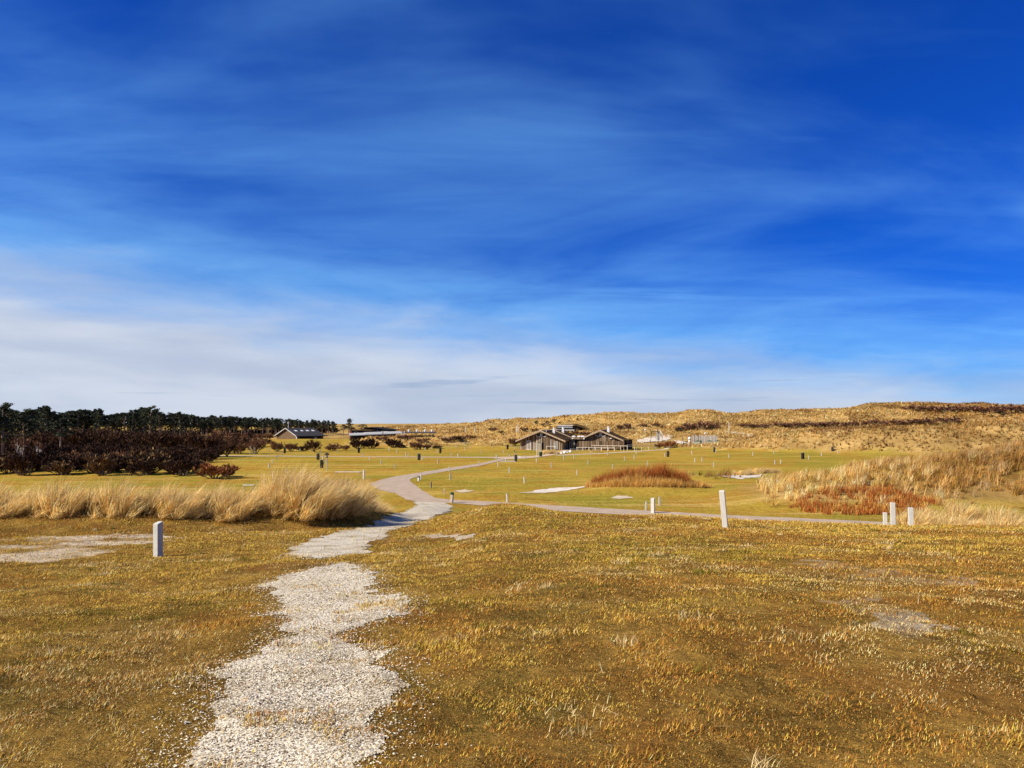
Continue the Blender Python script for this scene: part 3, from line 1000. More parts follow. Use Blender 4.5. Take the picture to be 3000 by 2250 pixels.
for i, (px, yd, sc, sz) in enumerate(tl):
    x, y, z = at_depth(px, yd)
    k = TUSS_P if (px in (925, 968, 1005) and yd > 27) else TUSS[i % 4]
    if px < 820:
        lab = '%s marram tussock from the left in the straw bank at left' % ordinal(i)
    else:
        lab = '%s wind-bent straw tussock in the tall clump left of the shell path' % ordinal(i)
    k.place((x, y, z - 0.04), random.uniform(-0.25, 0.25), (sc, sc, sz), lab, 'grass tussock', 'marram tussocks on the bank left of the path')


def build_tufts():
    r = np.random.default_rng(404)
    n = 520
    d = r.uniform(3 ** 0.9, 30 ** 0.9, n) ** (1 / 0.9); sb = r.uniform(-0.78, 0.78, n)
    x = sb * d; y = d
    k = (fbm(x / 2.2, y / 1.6, 151, 3) > 0.05) & ~in_patch(x, y, ['up', 'low', 'left', 'grey'])
    ex = [hit(*p)[:2] for p in ((1385, 1592), (1400, 1588), (1420, 1584), (2180, 1600), (2200, 1596), (1840, 1634), (1880, 1632), (1930, 1626), (1800, 1648), (1815, 1655), (1830, 1662), (1845, 1668), (250, 1800), (320, 1790), (400, 1815), (860, 1912), (890, 1908), (1095, 1900))]
    X = np.concatenate([x[k], [p[0] for p in ex], [p[0] + 0.15 for p in ex]]); Y = np.concatenate([y[k], [p[1] for p in ex], [p[1] + 0.1 for p in ex]])
    m = len(X); per = 46
    kind = r.random(m)
    pal = np.where((kind < 0.5)[:, None], np.array([(0.20, 0.17, 0.022)]), np.where((kind < 0.8)[:, None], np.array([(0.85, 0.62, 0.28)]), np.array([(0.30, 0.15, 0.035)])))
    sp_ = np.repeat(r.uniform(0.03, 0.12, m), per)
    bx = np.repeat(X, per) + r.normal(0, 1, m * per) * sp_; by = np.repeat(Y, per) + r.normal(0, 1, m * per) * sp_
    L = np.repeat(r.uniform(0.035, 0.095, m) * (1 + Y / 60), per) * r.uniform(0.5, 1.2, m * per)
    w = np.repeat(0.0016 + 0.00022 * Y, per)
    col = np.clip(np.repeat(pal, per, 0) * (1 + 0.25 * r.standard_normal((m * per, 1))), 0.01, 0.95)
    V1, F1, T1 = blades(bx, by, H(bx, by) - 0.005, L, w, r.uniform(0, 6.28, m * per), np.abs(r.normal(0.5, 0.35, m * per)), (np.full(m * per, 0.4), np.zeros(m * per)), r.uniform(0.1, 0.8, m * per), col, 3, r)
    # long dead stalks lying about
    q = 420
    d = r.uniform(3 ** 0.8, 26 ** 0.8, q) ** (1 / 0.8); sx_ = r.uniform(-0.75, 0.75, q)
    bx, by = sx_ * d, d
    V2, F2, T2 = blades(bx, by, H(bx, by) + 0.02, r.uniform(0.08, 0.24, q), 0.0009 + 0.00018 * d, r.uniform(0, 6.28, q), r.uniform(1.2, 1.5, q), (np.zeros(q), np.zeros(q)), r.uniform(0.0, 0.1, q),
                        np.tile(np.array([(0.90, 0.72, 0.42)]), (q, 1)), 4, r)
    o = np_mesh('tuft_grass', np.concatenate([V1, V2]), np.concatenate([F1, F2 + len(V1)]), turf_mat, tint=np.concatenate([T1, T2]))
    tag(o, 'scattered taller tufts and dead stalks in the near turf', 'grass', kind='stuff')


build_tufts()


def dune_sward(name, pts_xy, L, w, nbl, label, pal, wts, seed, rows=3, jit=0.35, wind_k=0.6, lsd=0.25, l0=0.3):
    """many tufts on the dunes, one mass"""
    r = np.random.default_rng(seed)
    n = len(pts_xy)
    bx = np.repeat(pts_xy[:, 0], nbl); by = np.repeat(pts_xy[:, 1], nbl)
    Lr = np.repeat(L, nbl); wr = np.repeat(w, nbl)
    m = n * nbl
    bx = bx + r.normal(0, 1, m) * Lr * jit; by = by + r.normal(0, 1, m) * Lr * jit
    bz = H(bx, by) - 0.05 * Lr
    tc_ = pick_colours(n, wts, pal, 0.15, r)
    pat = fbm(pts_xy[:, 0] / 11, pts_xy[:, 1] / 11, seed + 3, 4)
    tc_ = np.where((pat > 0.22)[:, None], tc_ * np.array([0.55, 0.45, 0.40]), tc_)
    tc_ = tc_ * (1 + 0.35 * np.clip(fbm(pts_xy[:, 0] / 30, pts_xy[:, 1] / 30, seed + 9, 3), -1, 0.4))[:, None]
    tc_ = tc_ * (1 - np.array([0.32, 0.40, 0.45]) * sstep(pts_xy[:, 0] / pts_xy[:, 1], 0.42, 0.66)[:, None])
    tuft_col = np.repeat(tc_, nbl, 0)
    col = np.clip(tuft_col * (1 + 0.18 * r.standard_normal((m, 1))), 0.01, 0.95)
    V, Fc, T = blades(bx, by, bz, Lr * r.uniform(0.6, 1.15, m), wr * r.uniform(0.7, 1.3, m), r.uniform(0, 2 * np.pi, m), np.abs(r.normal(l0, lsd, m)),
                      (np.full(m, wind_k), np.zeros(m)), r.uniform(0.2, 0.9, m), col, rows, r)
    o = np_mesh(name, V, Fc, straw_mat, tint=T)
    return tag(o, label, 'dune grass', kind='stuff')


def scatter(n, s0, s1, y0, y1, seed, fn):
    r = np.random.default_rng(seed)
    y = np.sqrt(r.uniform(y0 ** 2, y1 ** 2, n)); s = r.uniform(s0, s1, n)
    x = s * y
    k = r.random(n) < fn(x, y)
    return np.stack([x[k], y[k]], -1)


# right-hand mound across the road
WILLOW = [hit(*p)[:2] for p in ((2290, 1497), (2450, 1508), (2680, 1516), (2740, 1462), (2600, 1428), (2440, 1440), (2330, 1474))]


def f_mound(x, y):
    return sstep(dunes(x, y), 0.05, 0.5) * (0.42 + 1.1 * fbm(x / 2.4, y / 2.4, 131, 3)) * (y < 124)


pm = scatter(20000, 0.22, 0.86, 50, 122, 5, lambda x, y: f_mound(x, y) * (1 - 0.8 * pip(x, y, WILLOW)) * ((x / y > 0.335) | (y > 80)))
dune_sward('marram_grass', pm, np.random.default_rng(9).uniform(0.4, 1.3, len(pm)), np.full(len(pm), 0.026), 15, 'straw marram sward over the mound at right', STRAW, (4, 4, 1.6, 1.6, 1), 61, 4, 0.14, 0.5, 0.45, 0.1)


def f_ridge(x, y):
    h = dunes(x, y)
    lawn_rise = gauss(x, y, -68, 240, 36, 22)
    play = sstep(x, 34, 40) * (1 - sstep(x, 66, 72)) * (y > 198) * (y < 226)
    return sstep(h, 0.3, 0.9) * (0.66 + 0.3 * sstep(x, 50, 80) + 1.1 * fbm(x / 11, y / 8, 141, 4)) * (1 - sstep(lawn_rise, 0.2, 0.5)) * (1 - 0.9 * play)


pf = scatter(56000, -0.26, 0.86, 150, 250, 6, f_ridge)
dune_sward('marram_grass', pf, np.random.default_rng(8).uniform(0.35, 0.95, len(pf)), np.full(len(pf), 0.085), 5, 'straw marram sward on the low dunes behind the lawn', STRAW, (4, 4, 1.4, 2.5, 1), 62, 3, 0.16, 0.4, 0.65, 0.0)
pd = scatter(62000, -0.22, 0.86, 250, 360, 7, lambda x, y: f_ridge(x, y))
dune_sward('marram_grass', pd, np.random.default_rng(7).uniform(0.4, 1.0, len(pd)), np.full(len(pd), 0.15), 3, 'straw marram sward on the high dune ridge along the skyline', STRAW, (4, 4, 1.2, 3, 1.5), 63, 3, 0.18, 0.4, 0.65, 0.0)

# pebbles of broken shell on the near path
def build_shells(n=32000):
    r = np.random.default_rng(77)
    d = r.uniform(2.8 ** 0.6, 17 ** 0.6, n * 5) ** (1 / 0.6)
    s = r.uniform(-0.50, 0.02, n * 5)
    x = s * d; y = d
    k = in_patch(x + 0.16 * r.standard_normal(len(x)), y + 0.3 * r.standard_normal(len(x)), ['up', 'low'])
    x, y = x[k][:n], y[k][:n]; n = len(x)
    sz = r.uniform(0.0025, 0.0065, n) * (1 + y / 12)
    oct_v = np.array([(1, 0, 0), (0, 1, 0), (-1, 0, 0), (0, -1, 0), (0, 0, 0.8), (0, 0, -0.4)])
    oct_f = np.array([(0, 1, 4), (1, 2, 4), (2, 3, 4), (3, 0, 4)])
    a = r.uniform(0, 2 * np.pi, n); el = r.uniform(0.5, 1.0, n)
    ca, sa = np.cos(a), np.sin(a)
    P = oct_v[None] * np.stack([sz, sz * el, sz * r.uniform(0.3, 0.9, n)], -1)[:, None]
    P = P + r.normal(0, 0.12, P.shape) * sz[:, None, None]
    X = P[..., 0] * ca[:, None] - P[..., 1] * sa[:, None] + x[:, None]
    Y = P[..., 0] * sa[:, None] + P[..., 1] * ca[:, None] + y[:, None]
    Z = P[..., 2] + (H(x, y) + 0.006 + 0.0004 * y)[:, None]
    V = np.stack([X, Y, Z], -1).reshape(-1, 3)
    Fc = ((np.arange(n) * 6)[:, None, None] + oct_f[None]).reshape(-1, 3)
    col = pick_colours(n, (4, 3, 2, 2), [(0.78, 0.70, 0.53), (0.62, 0.52, 0.35), (0.38, 0.28, 0.16), (0.09, 0.06, 0.035)], 0.1, r)
    o = np_mesh('shell_gravel', V, Fc, mat('shell_chips', (1, 1, 1), 0.7, 0.08, 20, attr=True), tint=np.repeat(col, 6, 0))
    tag(o, 'loose broken shell chips on the near footpath', 'gravel', kind='stuff')


build_shells()


# ------------------------------------------------------------------ shrubs and trees
def grow(mb_stem, twigs, p, d, length, rad, depth, r, spread=0.75, up=0.12, nchild=4, twig_w=0.018):
    d = d.normalized()
    mid = p + d * length * 0.5 + Vector((r.uniform(-1, 1), r.uniform(-1, 1), r.uniform(-0.5, 0.8))) * length * 0.08
    d2 = (d + Vector((r.uniform(-1, 1), r.uniform(-1, 1), r.uniform(-0.3, 1) + up)) * 0.25).normalized()
    end = mid + d2 * length * 0.5
    if depth >= 2:
        mb_stem.tube([p, mid, end], [rad, rad * 0.8, rad * 0.6], 4 if depth < 3 else 5, cap=False)
    else:
        twigs.append((p, mid, end, twig_w * (1.4 if depth == 1 else 1.0)))
    if depth == 0:
        return
    for i in range(nchild):
        t = r.uniform(0.35, 1.0)
        q = p.lerp(mid, t * 2) if t < 0.5 else mid.lerp(end, t * 2 - 1)
        nd = (d2 + Vector((r.uniform(-1, 1), r.uniform(-1, 1), r.uniform(-0.6, 0.9) + up)) * spread).normalized()
        grow(mb_stem, twigs, q, nd, length * r.uniform(0.5, 0.75), rad * 0.55, depth - 1, r, spread, up, nchild, twig_w)


def twig_mesh(name, twigs, material, parent, pal, seed):
    r = np.random.default_rng(seed)
    V = []; Fc = []; T = []
    for (a, b, c, w) in twigs:
        col = np.clip(np.array(pal[r.integers(len(pal))]) * (1 + 0.2 * r.standard_normal()), 0.01, 0.9)
        d = (c - a).normalized()
        sd = d.cross(Vector(r.normal(0, 1, 3))).normalized() * w
        n = len(V)
        V += [a - sd, a + sd, b - sd * 0.8, b + sd * 0.8, c]
        Fc += [(n, n + 1, n + 3), (n, n + 3, n + 2), (n + 2, n + 3, n + 4)]
        T += [col] * 5
    return np_mesh(name, np.array([tuple(v) for v in V]), np.array(Fc), material, tint=np.array(T), parent=parent)


twig_mat = mat('bare_twigs', (1, 1, 1), 0.85, 0.15, 4, attr=True, spec=0.15)
bark_mat = mat('bark', (0.17, 0.12, 0.085), 0.9, 0.3, 8, 0.02, 20)
pale_bark = mat('pale_bark', (0.48, 0.42, 0.34), 0.9, 0.3, 6, 0.01, 20)
PAL_BROWN = [(0.19, 0.085, 0.035), (0.27, 0.125, 0.050), (0.11, 0.05, 0.025), (0.32, 0.18, 0.08)]
PAL_DARK = [(0.050, 0.022, 0.008), (0.085, 0.038, 0.013), (0.026, 0.012, 0.005)]
PAL_MIX = [(0.060, 0.024, 0.008), (0.090, 0.038, 0.012), (0.030, 0.013, 0.005), (0.12, 0.060, 0.022)]
PAL_RED = [(0.26, 0.075, 0.022), (0.33, 0.12, 0.035), (0.16, 0.05, 0.018), (0.38, 0.19, 0.06)]
PAL_STRAWTWIG = [(0.17, 0.095, 0.035), (0.12, 0.06, 0.022), (0.24, 0.15, 0.06)]


def make_shrub(seed, name='bare_shrub', stems=9, width=0.9, pal=PAL_BROWN, nchild=4, trunk=0.0, tw=0.016, levels=3, smat=None):
    """unit-height leafless shrub"""
    r = random.Random(seed)
    root = empty(name)
    mb = MB(); tw_list = []
    for i in range(stems):
        a = 2 * math.pi * (i + r.uniform(-0.3, 0.3)) / stems
        tilt = r.uniform(0.15, 1.05) * width
        d = Vector((math.cos(a) * math.sin(tilt), math.sin(a) * math.sin(tilt), math.cos(tilt)))
        p = Vector((math.cos(a), math.sin(a), 0)) * r.uniform(0.02, 0.12) * (0.3 if trunk else 1) + Vector((0, 0, trunk - 0.03))
        grow(mb, tw_list, p, d, r.uniform(0.36, 0.50) * (1 - trunk), 0.018, levels, r, 0.8, 0.15, nchild, tw)
    if trunk:
        mb.tube([(0, 0, -0.05), (0.02, 0.01, trunk * 0.5), (0.0, 0.02, trunk + 0.03)], [0.05, 0.04, 0.035], 6)
    mb.build('stems', smat or bark_mat, root)
    twig_mesh('crown', tw_list, twig_mat, root, pal, seed)
    return root


SH_BROWN = [Kind(lambda s=s: make_shrub(s, width=1.05, stems=13, nchild=6, tw=0.011)) for s in (21, 22)]
SH_DARK = [Kind(lambda s=s: make_shrub(s, width=1.15, pal=PAL_DARK, stems=14, nchild=6, tw=0.012)) for s in (23, 24)]
SH_RED = [Kind(lambda s=s: make_shrub(s, width=1.05, pal=PAL_RED, stems=13, nchild=5)) for s in (25,)]
SH_STRAW = [Kind(lambda s=s: make_shrub(s, width=1.15, pal=PAL_STRAWTWIG, stems=13, nchild=5, tw=0.020)) for s in (26,)]
TREE_BARE = [Kind(lambda s=s: make_shrub(s, 'bare_tree', stems=10, width=1.0, trunk=0.10, pal=PAL_MIX, tw=0.009, nchild=6)) for s in (31, 32)]
TREE_PALE = Kind(lambda: make_shrub(33, 'birch_tree', stems=5, width=0.6, trunk=0.42, pal=PAL_BROWN, tw=0.008, smat=pale_bark))

needle_mat = mat('pine_needles', (1, 1, 1), 0.8, 0.25, 1.0, attr=True, spec=0.2)
PAL_PINE = [(0.030, 0.040, 0.018), (0.042, 0.052, 0.022), (0.020, 0.028, 0.014), (0.055, 0.058, 0.026)]


def make_pine(seed, shape='domed', name='pine_tree'):
    """unit-height pine; trunk, limbs and needle clumps"""
    r = random.Random(seed); nr = np.random.default_rng(seed)
    root = empty(name)
    bend = [Vector((0, 0, -0.04))]
    p = Vector((0, 0, 0))
    for i in range(6):
        p = p + Vector((r.uniform(-0.012, 0.016), r.uniform(-0.012, 0.012), 0.16))
        bend.append(p.copy())
    mb = MB(); mb.tube(bend, [0.024, 0.021, 0.018, 0.016, 0.012, 0.008, 0.003], 6)
    limbs = mb; clumps = []
    lo = {'domed': 0.50, 'cone': 0.16, 'flat': 0.62, 'ragged': 0.34}[shape]
    nl = {'domed': 26, 'cone': 34, 'flat': 16, 'ragged': 26}[shape]
    for i in range(nl):
        t = (i + r.random()) / nl
        h = lo + (0.97 - lo) * t
        if shape == 'domed':
            L = 0.24 * math.sqrt(max(0.05, 1 - (t * 1.0) ** 2.4)) * r.uniform(0.55, 1.1)
            up = 0.25
        elif shape == 'cone':
            L = (0.22 * (1 - t) + 0.03) * r.uniform(0.6, 1.1); up = 0.05
        elif shape == 'flat':
            L = 0.34 * r.uniform(0.5, 1.05) * (1 - 0.4 * t); up = 0.10
        else:
            L = 0.20 * (1.05 - 0.6 * t) * r.uniform(0.4, 1.25); up = 0.45
        a = r.uniform(0, 2 * math.pi)
        k = h * 6; i0 = min(5, int(k)); base = bend[i0].lerp(bend[i0 + 1], k - i0) if i0 + 1 < len(bend) else bend[-1]
        base = Vector((base.x, base.y, h))
        end = base + Vector((math.cos(a) * L, math.sin(a) * L, L * up))
        limbs.tube([base, base.lerp(end, 0.5) + Vector((0, 0, L * 0.06)), end], [0.006, 0.0045, 0.002], 4, cap=False)
        for q in range(3):
            clumps.append((base.lerp(end, 0.45 + 0.28 * q) + Vector((r.uniform(-1, 1), r.uniform(-1, 1), r.uniform(-0.3, 0.8))) * 0.02, r.uniform(0.030, 0.062)))
    clumps.append((Vector((bend[-1].x, bend[-1].y, 0.97)), 0.03))
    limbs.build('trunk', mat('pine_bark', (0.24, 0.17, 0.12), 0.9, 0.3, 5, 0.02, 14), root)
    V = []; T = []
    for c, rad in clumps:
        n = 24
        q = nr.normal(0, 1, (n, 3)); q /= np.linalg.norm(q, axis=1, keepdims=True)
        q *= rad * nr.random((n, 1)) ** 0.4
        q[:, 2] *= 0.55 if shape != 'flat' else 0.35
        ce = np.array(c) + q
        for j in range(n):
            u = nr.normal(0, 1, 3); u /= np.linalg.norm(u); w = np.cross(u, nr.normal(0, 1, 3)); w /= np.linalg.norm(w)
            sz = rad * nr.uniform(0.35, 0.8)
            V += [ce[j] - w * sz * 0.4, ce[j] + w * sz * 0.4, ce[j] + u * sz]
        col = np.array(PAL_PINE[nr.integers(4)])
        T += [np.clip(col * (1 + 0.25 * nr.standard_normal()), 0.006, 0.2)] * (3 * n)
    V = np.array(V)
    np_mesh('crown', V, np.arange(len(V)).reshape(-1, 3), needle_mat, tint=np.array(T), parent=root)
    return root


PINE = {k: [Kind(lambda s=s, k=k: make_pine(s, k)) for s in ss] for k, ss in (('domed', (41, 42)), ('cone', (43, 44)), ('flat', (45,)), ('ragged', (46, 47)))}
pick = random.Random(5)

# the pine wood at left: skyline heights by picture column
_sx = [-400, 0, 60, 135, 165, 200, 285, 320, 380, 445, 480, 530, 600, 650, 720, 800, 850, 930, 985]
_sy = [1180, 1187, 1207, 1187, 1210, 1202, 1197, 1216, 1200, 1192, 1212, 1208, 1220, 1218, 1222, 1225, 1226, 1229, 1232]
wood = []
px = -330.0
while px < 992:
    for row in range(3):
        yd = np.interp(px, [-330, 300, 992], [215, 262, 312]) + row * 9 + pick.uniform(-3, 3)
        q = px + pick.uniform(-9, 9)
        if q > 985:
            continue
        top = np.interp(q, _sx, _sy) + (pick.uniform(-2, 9) if row else pick.uniform(0, 12))
        wood.append((q, yd, top))
    px += 17 if px < 600 else 13
for q, yd, top in wood:
    x, y, z = at_depth(q, yd)
    hgt = EYE + (1240 - top) / F * yd - z
    kind = pick.choice(['domed', 'domed', 'ragged', 'cone'] if q < 560 else ['domed', 'domed', 'domed', 'ragged'])
    k = pick.choice(PINE[kind])
    wsc = pick.uniform(0.95, 1.35)
    lab = 'dark pine in the wood behind the brown barn' if q > 660 else 'dark pine in the wood along the left skyline'
    k.place((x, y, z), pick.uniform(0, 6.28), (hgt * wsc, hgt * wsc, hgt), lab, 'pine tree', 'pines of the wood behind the barn' if q > 660 else 'pines of the wood on the left skyline')
# pines that stand out singly
for (q, base, top, yd, kd, wsc, lab) in [
    (1022, 1285, 1227, 300, 'ragged', 1.5, 'tall ragged pine with spreading boughs at the right end of the wood'),
    (1008, 1285, 1243, 296, 'domed', 1.5, 'shorter dark pine just left of the tall ragged pine'),
    (1036, 1285, 1252, 302, 'domed', 1.7, 'low dark pine filling the gap right of the tall ragged pine'),
    (1058, 1280, 1242.5, 285, 'flat', 1.5, 'flat-topped pine standing alone above the black house'),
    (1074, 1280, 1251, 288, 'domed', 2.2, 'low bushy pine under the flat-topped one'),
    (136, 1300, 1186, 190, 'cone', 1.0, 'pointed conifer rising above the left skyline'),
    (288, 1300, 1194, 215, 'cone', 0.9, 'slim pointed conifer on the skyline over the brown thicket'),
    (440, 1300, 1190, 230, 'ragged', 1.2, 'ragged pine rising highest above the brown thicket'),
    (530, 1300, 1204, 250, 'cone', 0.9, 'small pointed conifer on the skyline at the wood dip'),
    (8, 1380, 1186, 118, 'ragged', 1.25, 'big dark pine at the left edge of the picture'),
    (-60, 1380, 1184, 116, 'domed', 1.3, 'big dark pine cut by the left edge'),
    (75, 1380, 1213, 124, 'domed', 1.25, 'broad dark pine beside the big pine at the left edge'),
    (180, 1360, 1222, 140, 'domed', 1.25, 'dark rounded pine behind the brown thicket'),
]:
    x, y, z = at_depth(q, yd)
    hgt = EYE + (1240 - top) / F * yd - z
    pick.choice(PINE[kd]).place((x, y, z), pick.uniform(0, 6.28), (hgt * wsc, hgt * wsc, hgt), lab, 'pine tree')

# dark undergrowth that closes the view between the trunks
for i in range(44):
    q = -320 + i * 30
    yd = np.interp(q, [-330, 300, 992], [215, 262, 312]) + 22 + 4 * math.sin(i * 1.9)
    x, y, z = at_depth(q, yd)
    hgt = 3.6 + 0.8 * math.sin(i * 2.7)
    SH_DARK[i % 2].place((x, y, z), i * 1.1, (hgt * 1.5, hgt * 1.5, hgt), 'dark bare undergrowth bush standing under the pines of the wood', 'bush', 'undergrowth bushes under the pines')
# brown leafless thicket in front of the wood
brown = []
for i, q in enumerate(range(-130, 690, 21)):
    yd = 158 + 14 * math.sin(i * 2.1)
    top = np.interp(q, [-120, 100, 250, 400, 520, 600, 690], [1262, 1262, 1250, 1262, 1258, 1266, 1282]) + 6 * math.sin(i * 1.7)
    brown.append((q, yd, top))
for i, (q, yd, top) in enumerate(brown):
    x, y, z = at_depth(q, yd)
    hgt = EYE + (1240 - top) / F * yd - z
    TREE_BARE[i % 2].place((x, y, z), i * 1.3, (hgt * 1.15, hgt * 1.15, hgt), '%s leafless brown tree from the left in the thicket before the wood' % ordinal(i), 'bare tree', 'leafless trees before the wood')
hedge = []
for i, q in enumerate(range(-150, 600, 27)):
    hedge.append((q + 8 * math.sin(i * 3.3), 102 + 8 * math.sin(i * 1.4), 1322 + 12 * math.sin(i * 2.2) + (12 if q > 560 else 0), i))
for q, yd, top, i in hedge:
    x, y, z = at_depth(q, yd)
    hgt = EYE + (1240 - top) / F * yd - z
    k = (SH_DARK[0], SH_DARK[1], SH_STRAW[0], SH_DARK[0], SH_BROWN[0])[i % 5]
    wk = 1.25 + 0.35 * math.sin(i * 2.9)
    k.place((x, y, z), i * 0.9, (hgt * wk, hgt * wk, hgt * (1 + 0.12 * math.sin(i * 4.1))), '%s dense bare bush from the left in the hedge at left' % ordinal(i), 'bush', 'bushes in the hedge at left')
for i, (q, yd, top) in enumerate([(-130 + 27 * j, 130 + 7 * math.sin(j * 2.3), 1292 + 9 * math.sin(j * 1.7) + (8 if j > 20 else 0)) for j in range(29)]):
    x, y, z = at_depth(q, yd)
    hgt = EYE + (1240 - top) / F * yd - z
    SH_DARK[i % 2].place((x, y, z), i * 1.9, (hgt * 1.15, hgt * 1.15, hgt), '%s dark bush from the left in the row behind the hedge' % ordinal(i), 'bush', 'dark bushes behind the hedge at left')
for q, base, top, wid, kd, lab in [
    (628, 1402, 1338, 120, 'RED', 'reddish bare bush at the right end of the hedge at left'),
    (662, 1397, 1352, 60, 'DARK', 'dark bush casting a shadow on the lawn right of the reddish bush'),
    (748, 1329, 1276, 62, 'BROWN', 'russet bush beside the pale birch stems'),
    (700, 1330, 1290, 60, 'BROWN', 'brown bush at the far left edge of the lawn'),
    (812, 1323, 1290, 56, 'BROWN', 'brown bush left of the barn front by the lawn'),
    (852, 1323, 1292, 50, 'BROWN', 'low brown bush below the left barn gable'),
    (885, 1321, 1303, 44, 'DARK', 'small dark bush between two brown bushes under the barn'),
    (975, 1321, 1297, 62, 'BROWN', 'low spreading bush right of the crooked small tree'),
    (1012, 1319, 1300, 40, 'BROWN', 'small brown bush left of the wide dark bush'),
    (1048, 1315, 1277, 56, 'DARK', 'left half of the wide dark bush pair below the white roof'),
    (1086, 1314, 1276, 60, 'DARK', 'right half of the wide dark bush pair below the white roof'),
    (1150, 1311, 1278, 54, 'DARK', 'round dark bush on the slope below the flat roof end'),
    (1172, 1312, 1296, 40, 'DARK', 'low dark bush trailing right of the round dark bush'),
    (1218, 1317, 1290, 56, 'BROWN', 'fan-shaped brown bush at the back of the lawn'),
    (1250, 1316, 1298, 44, 'BROWN', 'brown bush joined to the fan-shaped bush'),
    (1280, 1314, 1303, 40, 'DARK', 'low dark bush before the small marram knoll'),
    (1340, 1291, 1275, 62, 'DARK', 'dark hollow bush under the crest of the far bank'),
    (1506, 1306, 1279, 48, 'BROWN', 'brown bush against the left end of the left timber house'),
    (1958, 1312, 1285, 64, 'RED', 'reddish bare bush in front of the playground slide'),
    (1930, 1312, 1298, 40, 'BROWN', 'low brown bush left of the reddish playground bush'),
]:
    x, y, z = hit(q, base)
    hgt = px_size(base - top, y); wd = px_size(wid, y) / 1.45
    k = {'RED': SH_RED, 'DARK': SH_DARK, 'BROWN': SH_BROWN}[kd]
    k[int(q) % len(k)].place((x, y, z), q * 0.37, (wd, wd, hgt), lab, 'bush')
for i, (q, yd, top) in enumerate([(640, 180, 1282), (662, 195, 1276), (690, 188, 1280), (718, 200, 1272), (735, 214, 1276), (760, 206, 1280), (780, 220, 1282), (802, 214, 1290), (700, 236, 1262), (730, 244, 1264), (762, 240, 1266), (788, 248, 1268), (672, 228, 1262), (646, 220, 1258)]):
    x, y, z = at_depth(q, yd)
    hgt = EYE + (1240 - top) / F * yd - z
    (SH_BROWN[i % 2] if i % 3 else SH_DARK[0]).place((x, y, z), i * 1.7, (hgt * 1.5, hgt * 1.5, hgt), '%s russet bush in the scrub left of the brown barn' % ordinal(i), 'bush', 'scrub bushes left of the barn')
x, y, z = hit(920, 1325)
TREE_BARE[0].place((x, y, z), 0.4, (px_size(46, y) / 0.9,) * 2 + (px_size(42, y),), 'crooked small leafless tree forking low at the back of the lawn', 'bare tree')
for q, b, t, lab in ((733, 1331, 1291, 'left of the two pale birch stems'), (745, 1332, 1298, 'right one of the two pale birch stems'), (62, 1372, 1268, 'pale stemmed birch in the dark thicket at far left'), (118, 1366, 1280, 'second pale birch in the dark thicket at far left')):
    x, y, z = hit(q, b) if q > 500 else at_depth(q, 104)
    hgt = EYE + (1240 - t) / F * y - z
    TREE_PALE.place((x, y, z), q * 0.7, (hgt * 0.8, hgt * 0.8, hgt), lab, 'birch tree')

